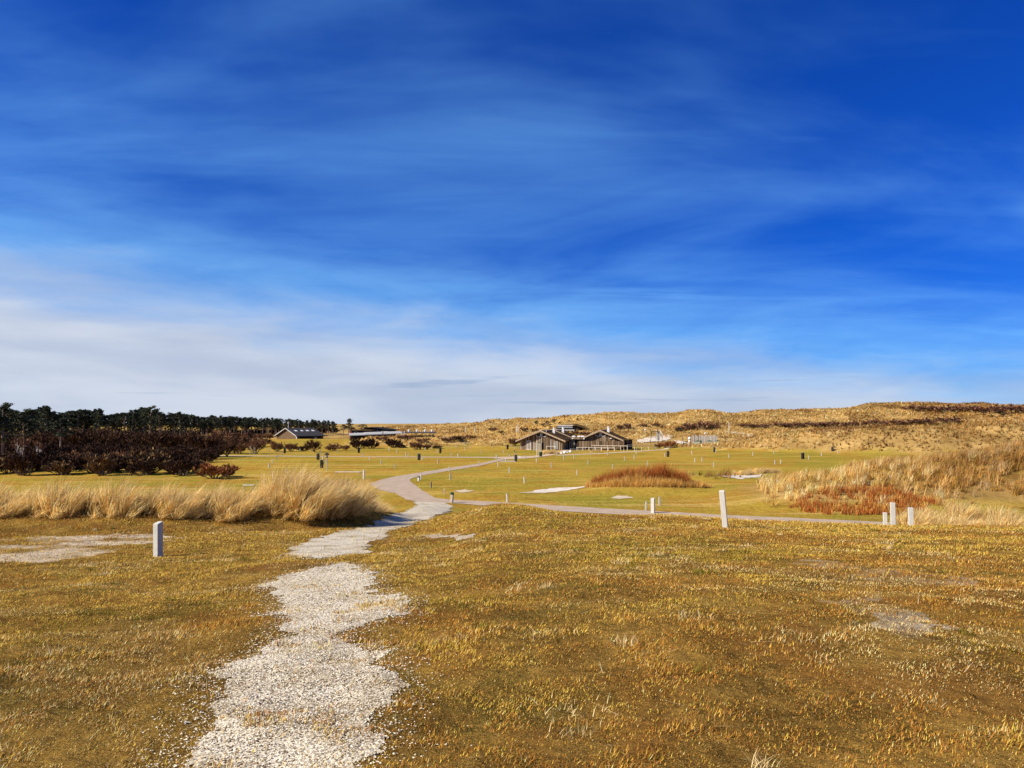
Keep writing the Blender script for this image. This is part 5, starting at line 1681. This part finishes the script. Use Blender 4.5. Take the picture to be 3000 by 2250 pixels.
for k, xx in enumerate((0.70, 0.80, 0.90, 0.985)):
    v = MB(); v.lathe([(0.28, 0), (0.28, 0.35), (0.42, 0.42), (0.42, 0.7), (0.2, 0.85)], 10, (LB * xx, 4.5, zr + 1.1)); v.build('roof_vent', white_mat, fb)
for xx in (0.59, 0.62):
    MB().span(LB * xx, LB * xx + 0.35, -0.25, -0.02, zr - 0.3, zr + 1.4).build('pillar', white_mat, fb)
by_ = 268.0
bh = empty('black_house', (hx(1090, by_), by_, 0.4), R(-8), 'black low-pitched house behind the white roof', 'house')
zt2 = EYE - (1251 - 1240) / F * by_ - 0.4
MB().extrude([(-6.5, -0.5), (6.3, -0.5), (6.3, zt2 - 1.0), (-0.3, zt2 - 0.25), (-6.5, zt2 - 1.4)], 0, 9).build('wall', dark_mat, bh)
MB().extrude([(-7.2, zt2 - 1.5), (-0.3, zt2), (7.0, zt2 - 0.95), (7.0, zt2 - 1.12), (-0.3, zt2 - 0.2), (-7.2, zt2 - 1.7)], -0.6, 9.5).build('roof', mat('black_felt', (0.018, 0.017, 0.016), 0.9, 0.2, 2), bh)
w_ = MB(); w_.span(1.0, 2.2, -0.04, 0.04, zt2 - 1.6, zt2 - 1.1); wo = w_.build('window', white_mat, bh); MB().span(1.1, 2.1, -0.06, -0.045, zt2 - 1.52, zt2 - 1.18).build('pane', glass_mat, wo)
MB().span(4.0, 6.4, -1.2, -0.1, zt2 - 2.2, zt2 - 1.55).build('white_awning', white_mat, bh)
kx = empty('brick_house', (hx(1052, 262), 262, 0.3), R(-6), 'small dark house with a red brick end wall beside the black house', 'house')
zt3 = EYE - (1262 - 1240) / F * 262 - 0.3
MB().span(-2.6, 4.2, 0, 6, -0.5, zt3).build('wall', dark_mat, kx)
MB().span(-3.3, -2.6, -0.2, 6, -0.5, zt3 + 0.1).build('brick_end', mat('red_brick', (0.30, 0.095, 0.06), 0.9, 0.2, 4), kx)
w_ = MB(); w_.span(-1.7, -0.2, -0.06, 0, zt3 - 1.3, zt3 - 0.4); wo = w_.build('window', white_mat, kx); MB().span(-1.55, -0.35, -0.08, -0.065, zt3 - 1.2, zt3 - 0.5).build('pane', glass_mat, wo)
MB().extrude([(-3.4, zt3 + 0.1), (0, zt3 + 0.5), (4.6, zt3 + 0.2), (4.6, zt3), (-3.4, zt3 - 0.02)], -0.4, 6.3).build('roof', mossroof_mat, kx)

# ------------------------------------------------------------------ posts, pillars, lamps
post_mat = mat('bleached_post', (0.48, 0.44, 0.36), 0.8, 0.16, 6, 0.004, 30)
post_cap = mat('post_cap', (0.30, 0.28, 0.24), 0.8, 0.2, 6)
black_mat = mat('black_plastic', (0.022, 0.021, 0.021), 0.55, 0.2, 4)
green_mat = mat('green_paint', (0.012, 0.045, 0.026), 0.6, 0.15, 4)


def make_marker():
    o = empty('marker_post')
    MB().box((0, 0, 0.27), (0.13, 0.13, 0.74), taper=0.96).build('shaft', post_mat, o, bevel=0.012)
    b = MB(); b.box((0, 0, 0.67), (0.115, 0.115, 0.06), taper=0.55); b.build('chamfered_top', post_cap, o)
    return o


MARK = Kind(make_marker)


def make_pillar():
    o = empty('power_pillar')
    MB().box((0, 0, 0.55), (0.44, 0.36, 1.15)).build('body', black_mat, o, bevel=0.02)
    MB().box((0, 0, 1.15), (0.50, 0.42, 0.06)).build('lid', mat('grey_lid', (0.20, 0.19, 0.18), 0.7, 0.1, 4), o, bevel=0.012)
    MB().box((0.0, -0.195, 0.62), (0.32, 0.03, 0.78)).build('door', mat('charcoal', (0.04, 0.038, 0.036), 0.6, 0.2, 4), o, bevel=0.008)
    MB().box((0.27, 0, 0.62), (0.10, 0.12, 0.16)).build('socket', black_mat, o)
    return o


PILL = Kind(make_pillar)
left_lawn = [(787, 1370.6), (798, 1357), (809.6, 1348), (813.7, 1340), (827, 1335), (838, 1390), (867, 1320), (879, 1322), (938, 1325.5), (941, 1334.5), (946, 1347), (954, 1358), (990, 1324), (1032, 1323), (1061, 1339), (1082.6, 1348), (1116, 1359), (1155.4, 1373),
             (1140, 1321.5), (1162, 1327), (1188.6, 1335.6), (1195, 1339.5), (1237, 1348.5), (1245.5, 1319), (1263.6, 1317), (1281, 1327), (1283.5, 1359), (1323, 1337), (1341.7, 1339), (1336.5, 1310), (1361.6, 1319), (1375.7, 1314), (1363, 1307.5), (1408.8, 1327), (1444.4, 1310), (1475, 1328), (1498, 1309), (820, 1328), (788, 1324)]
mid_lawn = [(1316, 1381), (1403.7, 1366), (1459, 1366.5), (1492, 1386), (1319.7, 1406.5), (1233.4, 1405), (1536.5, 1415.5), (1571.7, 1355), (1615.6, 1370), (1689.7, 1392), (1652, 1346), (1681.6, 1342.7), (1723, 1360.5), (1539.5, 1344), (1481.5, 1352), (1632, 1335.4), (1486, 1471)]
right_lawn = [(1795, 1374), (1830, 1350), (1858, 1346), (1897, 1364.5), (1948, 1338.5), (2035.5, 1354.5), (2057.5, 1352), (2091, 1368.6), (2136, 1341.5), (2206, 1335.4), (2271, 1360.5), (2287, 1358.3), (2279.5, 1427), (2369, 1346), (2407, 1336), (2455, 1329), (2267.6, 1329.5), (2027, 1332), (2097, 1326), (1864, 1330), (1780, 1334), (1731, 1330), (1828, 1325), (1939, 1323), (1932.5, 1481), (1892, 1496), (2117.6, 1510)]
for lst, nm, gp in ((left_lawn, 'on the left lawn', 'marker posts left of the path'), (mid_lawn, 'between asphalt path and heather mound', 'marker posts between path and mound'), (right_lawn, 'behind or right of the heather mound', 'marker posts around and right of the mound')):
    for i, (q, b) in enumerate(sorted(lst)):
        x, y, z = hit(q, b)
        hs_ = random.uniform(0.92, 1.12)
        MARK.place((x, y, z), random.uniform(-0.5, 0.5), (hs_, hs_, hs_ * random.uniform(0.92, 1.1)), '%s pale marker post from the left %s' % (ordinal(i), nm), 'post', gp, tilt=(random.uniform(-0.05, 0.05), random.uniform(-0.06, 0.06)))

pil = [(834, 1327.7), (931.6, 1347), (942.5, 1371), (1051, 1327), (1227.5, 1348), (1231, 1317), (1290, 1327.5), (1487, 1316.2), (1511, 1352), (1957, 1338.6), (2093, 1325), (2352, 1345), (2439, 1327)]
pl_lab = ['black power pillar in front of the russet bush at the far left of the lawn', 'black power pillar left of the lamp post, the farther of two', 'black power pillar left of the lamp post, the nearer of two', 'black power pillar before the straw fringe of the wide dark bush',
          'black power pillar alone in the middle of the left lawn', 'dark power pillar against the fan-shaped brown bush', 'black power pillar on the lawn left of the lane, at the back', 'black power pillar left of the left timber house', 'tall black power pillar at the lane junction before the left house',
          'charcoal power pillar on the lawn in front of the playground', 'black power pillar at the foot of the marram ridge on the right', 'black power pillar on the right lawn beside the marram mound', 'dark power pillar far back on the right lawn']
for (q, b), lab in zip(pil, pl_lab):
    x, y, z = hit(q, b)
    PILL.place((x, y, z), random.uniform(-0.4, 0.4), 1.0, lab, 'power pillar', 'power pillars on the lawn')
x, y, z = hit(1509, 1353)
sl = MB(); sl.box((-1.2, 0.2, 0.05), (2.6, 1.6, 0.10)); so = sl.build('concrete_slab', concrete_mat); so.location = (x, y, z); tag(so, 'concrete slab at the foot of the pillar by the lane junction', 'slab')


def bollard(name, q, base, toppx, wid, label, cap=None, tilt=(0, 0), rz=0.0, face=None, slant=0.0, yd=None):
    x, y, z = hit(q, base) if yd is None else at_depth(q, yd)
    h = px_size(base - toppx, y)
    w = px_size(wid, y)
    o = empty(name, (x, y, z), rz, label, 'post')
    o.rotation_euler = (tilt[0], tilt[1], rz)
    s = MB()
    hb = h * (0.78 if cap else 1.0)
    w2 = w / 2
    s.add([(-w2, -w2, -0.3), (w2, -w2, -0.3), (w2, w2, -0.3), (-w2, w2, -0.3), (-w2, -w2, hb - slant), (w2, -w2, hb - slant), (w2, w2, hb), (-w2, w2, hb)],
          [(3, 2, 1, 0), (4, 5, 6, 7), (0, 1, 5, 4), (1, 2, 6, 5), (2, 3, 7, 6), (3, 0, 4, 7)])
    s.build('shaft', face or white_post, o, bevel=0.008)
    if cap:
        c = MB(); c.box((0, 0, hb + h * 0.11), (w * 1.02, w * 1.02, h * 0.22)); c.build('cap', cap, o, bevel=0.008)
    return o


white_post = mat('white_post', (0.54, 0.51, 0.43), 0.75, 0.10, 5, 0.003, 40)
bollard('leaning_post', 2125, 1546, 1438, 15, 'tall leaning white square post on the near hill at right', tilt=(0, R(-4.5)), rz=R(-22), slant=0.03, face=mat('white_plank_post', (0.54, 0.50, 0.41), 0.8, 0.10, 8, 0.004, 40, stretch=(3, 3, 0.5)))
bollard('path_post', 1913, 1504, 1460, 10, 'white square post with a dark shaded side beside the right road', rz=R(-28), slant=0.04)
bollard('path_post', 1323, 1474, 1443, 7.5, 'green-topped wooden post at the shell path junction', cap=green_mat, tilt=(0, R(4)), rz=R(-25), face=mat('grey_wood_post', (0.42, 0.35, 0.25), 0.85, 0.2, 6))
bollard('path_post', 1226.6, 1409, 1396, 5.5, 'short stout green-and-white post at the path bend', cap=green_mat, rz=R(-20))
bollard('path_post', 1454, 1344, 1333, 4, 'stout white post where the lane meets the path')
bollard('path_post', 1492, 1336, 1329, 3.2, 'short stout post at the lane left of the forecourt', cap=green_mat)
bollard('path_post', 1262.7, 1430, 1412, 4, 'brownish wooden post standing right of the path bend', face=mat('brown_wood_post', (0.30, 0.235, 0.15), 0.85, 0.25, 6), rz=R(20))
bollard('path_stake', 1301, 1448, 1432, 2.4, 'thin white-tipped stake near the green-topped post', cap=white_mat, face=post_mat)
bollard('path_post', 463, 1631, 1530, 19, 'white square post on the near hill at left', rz=R(-24), tilt=(0, R(-2)), slant=0.05, face=mat('grey_white_post', (0.46, 0.45, 0.38), 0.8, 0.12, 6))
bollard('path_post', 2584, 1523, 1484, 10, 'left of three white posts by the red willow', rz=R(-15), yd=48)
bollard('path_post', 2607, 1548, 1476, 12, 'middle and tallest of three white posts by the red willow', rz=R(-15), yd=29.5)
bollard('path_post', 2659, 1548, 1490, 12, 'right of three white posts by the red willow', rz=R(-15), yd=30.5)
bollard('path_post', 1065.7, 1404, 1377, 4.5, 'slim white post behind the tall straw clump', rz=R(-15))

# low white barriers behind the straw bank
for a, b, h, lab in (((984, 1394), (1055, 1394), 0.5, 'level white barrier beam behind the tall straw clump'), ((800, 1428), (852, 1432), 0.5, 'white barrier beam behind the left straw bank'), ((715, 1436), (742, 1436), 0.5, 'short white barrier at the left of the straw bank')):
    rail(a, b, h, 2, lab, 'white_barrier', 0.13, matl=rail_mat, postm=barge_mat)
# white bench-like beam by the left hedge
rail((588, 1338), (640, 1338), 0.6, 3, 'white low beam in front of the left thicket', 'white_barrier', 0.35, matl=rail_mat, postm=barge_mat)


def lamp_post():
    o = empty('lamp_post')
    MB().tube([(0, 0, -0.2), (0, 0, 1.9)], 0.055, 10).build('pole', grey_mat, o)
    MB().lathe([(0.07, 1.88), (0.16, 1.94), (0.16, 2.0)], 14).build('collar', black_mat, o)
    MB().lathe([(0.14, 2.0), (0.24, 2.36), (0.05, 2.37)], 14).build('lantern_glass', mat('lantern', (0.50, 0.45, 0.36), 0.3, 0.1, 3), o)
    MB().lathe([(0.42, 2.33), (0.30, 2.46), (0.10, 2.56), (0.03, 2.60)], 16).build('lamp_shade', black_mat, o)
    return o


LAMP = Kind(lamp_post)
x, y, z = hit(957, 1380)
LAMP.place((x, y, z), 0, px_size(53, y) / 2.6, 'mushroom-shaded lamp post beside the two power pillars', 'lamp post')


def globe_lamp():
    o = empty('globe_lamp')
    MB().tube([(0, 0, -0.2), (0, 0, 1.8)], 0.06, 8).build('pole', grey_mat, o)
    MB().lathe([(0.06, 1.8), (0.25, 1.9), (0.32, 2.1), (0.25, 2.3), (0.06, 2.4)], 14).build('globe', white_mat, o, smooth=True)
    MB().lathe([(0.14, 2.0), (0.15, 2.1), (0.12, 2.2)], 10, (0, -0.2, 0)).build('lens', black_mat, o)
    return o


GL = Kind(globe_lamp)
for q, b, t, lab in ((1891, 1278, 1257, 'round-headed lamp on the dune left of the swing'), (2067, 1290, 1267, 'round-headed lamp behind the palisade')):
    x, y, z = hit(q, b)
    GL.place((x, y, z), 0, px_size(b - t, y) / 2.4, lab, 'lamp post')


def simple_pole(q, b, t, w, label, matl, name='pole', cat='pole', head=None):
    x, y, z = hit(q, b)
    h = px_size(b - t, y)
    o = empty(name, (x, y, z), 0, label, cat)
    r_ = px_size(w, y) / 2
    MB().tube([(0, 0, -0.3), (0, 0, h * 0.5), (0, 0, h)], [r_, r_ * 0.95, r_ * 0.85], 8).build('shaft', matl, o)
    if head == 'sign':
        MB().box((0, -r_ - 0.03, h - 0.25), (0.35, 0.03, 0.35)).build('sign_plate', white_mat, o)
    elif head == 'cap':
        MB().lathe([(r_ * 1.8, 0), (r_ * 1.8, 0.3), (r_ * 0.4, 0.4)], 8, (0, 0, h)).build('cap', black_mat, o)
    else:
        MB().lathe([(r_ * 1.15, 0), (r_ * 0.4, 0.08)], 8, (0, 0, h)).build('cap', matl, o)
    return o


simple_pole(1572.5, 1338, 1290, 1.6, 'tall pale pole standing at the lane before the left house', rail_mat, 'sign_pole')
simple_pole(1614.5, 1320, 1289, 1.6, 'slim white pole before the left house wall', white_mat, 'sign_pole')
simple_pole(1507, 1347, 1324, 1.2, 'thin pole with a dark head behind the junction pillar', grey_mat, 'sign_pole', head='cap')
simple_pole(1522, 1343, 1335, 0.8, 'small white-topped sign at the lane by the junction pillar', grey_mat, 'small_sign', 'sign', head='sign')
simple_pole(1470, 1244, 1234, 1.7, 'dark pole standing on the dune skyline', dark_mat)
simple_pole(1364, 1268, 1254, 1.5, 'left white stake on the far bank', white_mat)
simple_pole(1391, 1268, 1253, 1.7, 'right white stake on the far bank', white_mat)
simple_pole(1401, 1268, 1252, 1.6, 'dark stake just right of the white stakes', dark_mat)
simple_pole(1513.5, 1269, 1248, 1.8, 'left of a pair of white columns on the dune foot', white_mat)
simple_pole(1518, 1269, 1248, 1.8, 'right of a pair of white columns on the dune foot', white_mat)
simple_pole(2136, 1264, 1239, 1.8, 'white pole on the right dune above the road', white_mat)
simple_pole(1940, 1292, 1248, 1.0, 'tall thin dark pole behind the slide', dark_mat)
# black column on the flat roof
x = hx(1122.5, 249.2)
po = empty('flue_pole', (x, 249.2, 0), 0, 'tall black flue pole in front of the white roof', 'pole')
zt4 = EYE - (1249 - 1240) / F * 249.2
MB().tube([(0, 0, -0.3), (0, 0, zt4 - 1.0)], 0.12, 8).build('shaft', black_mat, po)
MB().box((0, 0, zt4 - 0.5), (0.4, 0.4, 1.0)).build('head', black_mat, po)

# green litter bin
x, y, z = hit(1584, 1338)
bn = empty('litter_bin', (x, y, z), 0, 'dark green litter bin by the lane before the left house', 'bin')
MB().lathe([(0.26, 0.0), (0.33, 0.85), (0.33, 0.9)], 12).build('body', green_mat, bn)
MB().lathe([(0.36, 0.88), (0.36, 0.95), (0.20, 1.05), (0.03, 1.08)], 12).build('lid', mat('pale_green', (0.16, 0.24, 0.17), 0.6, 0.1, 3), bn)

# ------------------------------------------------------------------ playground
metal = mat('galvanised', (0.36, 0.36, 0.35), 0.45, 0.12, 4, spec=0.5)
PG_Y = 214.0


def pg(px_, y=PG_Y):
    return (px_ - 1500) / F * y


xs = pg(1917)
zg = float(H(xs, PG_Y))
sw = empty('swing_frame', (xs, PG_Y, zg), R(-10), 'dark A-frame swing on the sandy playground', 'swing')
hS = EYE - (1264 - 1240) / F * PG_Y - zg
for sx in (-0.9, 0.9):
    for sy, k in ((-1.0, 0), (1.0, 1)):
        MB().tube([(sx * 1.35, sy, -0.1), (sx, 0, hS)], 0.06, 7).build('leg', dark_mat, sw)
MB().tube([(-1.1, 0, hS), (1.1, 0, hS)], 0.07, 7).build('crossbar', dark_mat, sw)
for sx in (-0.4, 0.4):
    MB().tube([(sx - 0.18, 0, hS), (sx - 0.18, 0, 0.5)], 0.012, 4).tube([(sx + 0.18, 0, hS), (sx + 0.18, 0, 0.5)], 0.012, 4).build('chain', metal, sw)
    MB().box((sx, 0, 0.48), (0.42, 0.2, 0.04)).build('seat', black_mat, sw)
xs2 = pg(1930, PG_Y + 4)
zg2 = float(H(xs2, PG_Y + 4))
slh = EYE - (1263 - 1240) / F * (PG_Y + 4) - zg2
sd = empty('playground_slide', (xs2, PG_Y + 4, zg2), R(-12), 'grey metal slide running down from a small tower', 'slide')
MB().add([(0.3, -0.35, slh), (0.3, 0.35, slh), (2.0, 0.35, 0.35), (2.0, -0.35, 0.35), (0.3, -0.35, slh - 0.06), (0.3, 0.35, slh - 0.06), (2.0, 0.35, 0.29), (2.0, -0.35, 0.29)],
         [(0, 1, 2, 3), (7, 6, 5, 4), (0, 4, 5, 1), (1, 5, 6, 2), (2, 6, 7, 3), (3, 7, 4, 0)]).build('chute', metal, sd)
for sy in (-0.4, 0.4):
    MB().bar((0.3, sy, slh + 0.12), (2.05, sy, 0.45), 0.06, 0.16).build('side_wall', white_mat, sd)
for sx in (-0.7, 0.25):
    for sy in (-0.4, 0.4):
        MB().bar((sx, sy, -0.1), (sx, sy, slh + 0.7), 0.1).build('tower_post', rail_mat, sd)
MB().span(-0.75, 0.3, -0.45, 0.45, slh - 0.1, slh).build('platform', barge_mat, sd)
for k in range(6):
    MB().span(-0.78, -0.72, -0.38, 0.38, 0.25 + k * slh / 6.5, 0.31 + k * slh / 6.5).build('rung', rail_mat, sd)
MB().span(-0.7, 0.25, 0.38, 0.44, 0.6, slh - 0.1).build('tower_panel', grey_mat, sd)
# lighthouse-like play tower
xt = pg(2018.5, PG_Y - 6); zg = float(H(xt, PG_Y - 6))
tw = empty('play_tower', (xt, PG_Y - 6, zg), 0, 'small white domed play tower like a lighthouse', 'play tower')
MB().lathe([(0.36, -0.1), (0.34, 1.0)], 10).build('base', barge_mat, tw)
MB().lathe([(0.28, 1.0), (0.26, 1.75)], 10).build('shaft', white_mat, tw)
MB().lathe([(0.46, 1.75), (0.46, 1.85)], 12).build('gallery', grey_mat, tw)
MB().lathe([(0.40, 1.85), (0.40, 2.05), (0.30, 2.25), (0.12, 2.36), (0.03, 2.5)], 12).build('dome', white_mat, tw)
bx_ = empty('balance_beam', (xt - 1.4, PG_Y - 5.5, zg), 0, 'leaning dark balance beams beside the play tower', 'play equipment')
MB().tube([(-0.5, 0, 2.1), (0.0, 0, 0)], 0.08, 7).build('post', dark_mat, bx_)
MB().tube([(-1.0, 0, 0.2), (0.9, 0, 0.9)], 0.07, 7).build('beam', dark_mat, bx_)
MB().tube([(-0.1, 0, 1.1), (1.0, 0, 1.05)], 0.07, 7).build('beam', dark_mat, bx_)
# palisade of upright logs
xa, xb = pg(2026, PG_Y), pg(2100, PG_Y)
pal = empty('log_palisade', (xa, PG_Y, float(H(xa, PG_Y))), 0, 'palisade of upright bleached logs behind the green play boxes', 'palisade')
n_log = 34
log_mats = [mat('log_pale', (0.50, 0.44, 0.34), 0.85, 0.2, 4), mat('log_grey', (0.32, 0.27, 0.21), 0.85, 0.2, 4), mat('log_light', (0.62, 0.57, 0.48), 0.85, 0.15, 4)]
for k in range(n_log):
    xx = (xb - xa) * k / (n_log - 1)
    hh_ = 2.05 + 0.35 * random.random() - (0.5 if k % 9 == 8 else 0)
    zz0 = float(H(xa + xx, PG_Y)) - pal.location.z
    MB().tube([(xx, random.uniform(-0.05, 0.05), zz0 - 0.2), (xx, 0, zz0 + hh_)], 0.10, 7).build('log', random.choice(log_mats if k < 14 else log_mats[::2]), pal)
olive = mat('olive_paint', (0.30, 0.32, 0.22), 0.75, 0.15, 3)
for q, w_, lab in ((2042, 1.6, 'left olive play box before the palisade'), (2051, 0.9, 'dark-sided play box second from the left'), (2077, 1.5, 'olive play box third from the left'), (2100, 1.3, 'rightmost pale olive play box')):
    xx = pg(q, PG_Y - 4); zz_ = float(H(xx, PG_Y - 4))
    o = empty('play_box', (xx, PG_Y - 4, zz_), R(-20), lab, 'play box', 'olive play boxes before the palisade')
    MB().span(-w_ / 2, w_ / 2, -0.5, 0.5, -0.2, 0.95).build('body', olive, o, bevel=0.02)
    MB().extrude([(-w_ / 2 - 0.05, 0.95), (w_ / 2 + 0.05, 0.95), (w_ / 2 + 0.05, 1.0), (0, 1.2), (-w_ / 2 - 0.05, 1.0)], -0.55, 0.55).build('lid', mat('dark_green', (0.03, 0.05, 0.03), 0.7, 0.2, 3), o)
# sand of the playground
flat_s = []
def dune_sand(pts, label, z=0.05, m_=None):
    w = [hit(*p) for p in pts]
    cx = sum(p[0] for p in w) / len(w); cy = sum(p[1] for p in w) / len(w)
    P = np.array([(p[0], p[1]) for p in w])
    x0, x1, y0, y1 = P[:, 0].min() - 0.5, P[:, 0].max() + 0.5, P[:, 1].min() - 0.5, P[:, 1].max() + 0.5
    gx = np.linspace(x0, x1, 46); gy = np.linspace(y0, y1, 46)
    X, Y = np.meshgrid(gx, gy)
    xc = (X[:-1, :-1] + X[1:, 1:]) / 2; yc = (Y[:-1, :-1] + Y[1:, 1:]) / 2
    m = pip(xc + 0.7 * fbm(xc / 2, yc / 2, 5, 2), yc + 1.2 * fbm(xc / 2, yc / 2, 6, 2), [tuple(p) for p in P])
    i, j = np.nonzero(m); n = 46
    if not len(i):
        return
    f = np.stack([i * n + j, i * n + j + 1, (i + 1) * n + j + 1, (i + 1) * n + j], -1)
    v = np.stack([X, Y, H(X, Y) + z], -1).reshape(-1, 3)
    used, inv = np.unique(f.ravel(), return_inverse=True)
    tag(np_mesh('sand_patch', v[used], inv.reshape(-1, 4), m_ or sand_mat, smooth=True), label, kind='structure')


dune_sand([(1868, 1291), (1895, 1283), (1912, 1279), (1955, 1274), (1972, 1280), (1960, 1290), (1930, 1293), (1900, 1294)], 'pale sand under the swing and slide', 0.12)
dune_sand([(1975, 1291), (2005, 1294), (2022, 1300), (2000, 1302), (1980, 1298)], 'pale sand below the play tower', 0.10)
dune_sand([(1868, 1290), (1890, 1292), (1925, 1293), (1880, 1298), (1868, 1296)], 'pale sand strip right of the right timber house', 0.11)
dune_sand([(2125, 1264), (2160, 1266), (2205, 1272), (2250, 1282), (2190, 1276), (2130, 1269)], 'pale track climbing the right dune', 0.15, pale_path_mat)

# bird flying over the right house
bd_y = 186.0
cr = bpy.data.meshes.new('crow')
sp_ = 0.42
vb = [(-0.22, 0, 0), (0.0, -0.06, 0.0), (0.0, 0.06, 0.0), (0, 0, 0.06), (0, 0, -0.06), (0.24, 0, 0.02), (-0.05, -sp_, 0.30), (0.10, -sp_ * 0.95, 0.28), (-0.05, sp_, 0.30), (0.10, sp_ * 0.95, 0.28), (-0.34, -0.07, 0), (-0.34, 0.07, 0),
      (-0.08, -0.05, 0.02), (0.1, -0.04, 0.02), (-0.08, 0.05, 0.02), (0.1, 0.04, 0.02)]
fb_ = [(0, 1, 3), (0, 3, 2), (0, 4, 1), (0, 2, 4), (5, 3, 1), (5, 2, 3), (5, 1, 4), (5, 4, 2), (12, 13, 7, 6), (14, 8, 9, 15), (0, 10, 11)]
cr.from_pydata(vb, [], fb_); cr.update(); cr.materials.append(black_mat)
co = bpy.data.objects.new('crow', cr); COL.objects.link(co)
co.location = ((1740 - 1500) / F * bd_y, bd_y, EYE - (1260 - 1240) / F * bd_y); co.rotation_euler = (0.5, 0.2, 0.6)
tag(co, 'black crow flying with raised wings left of the right roof', 'bird')
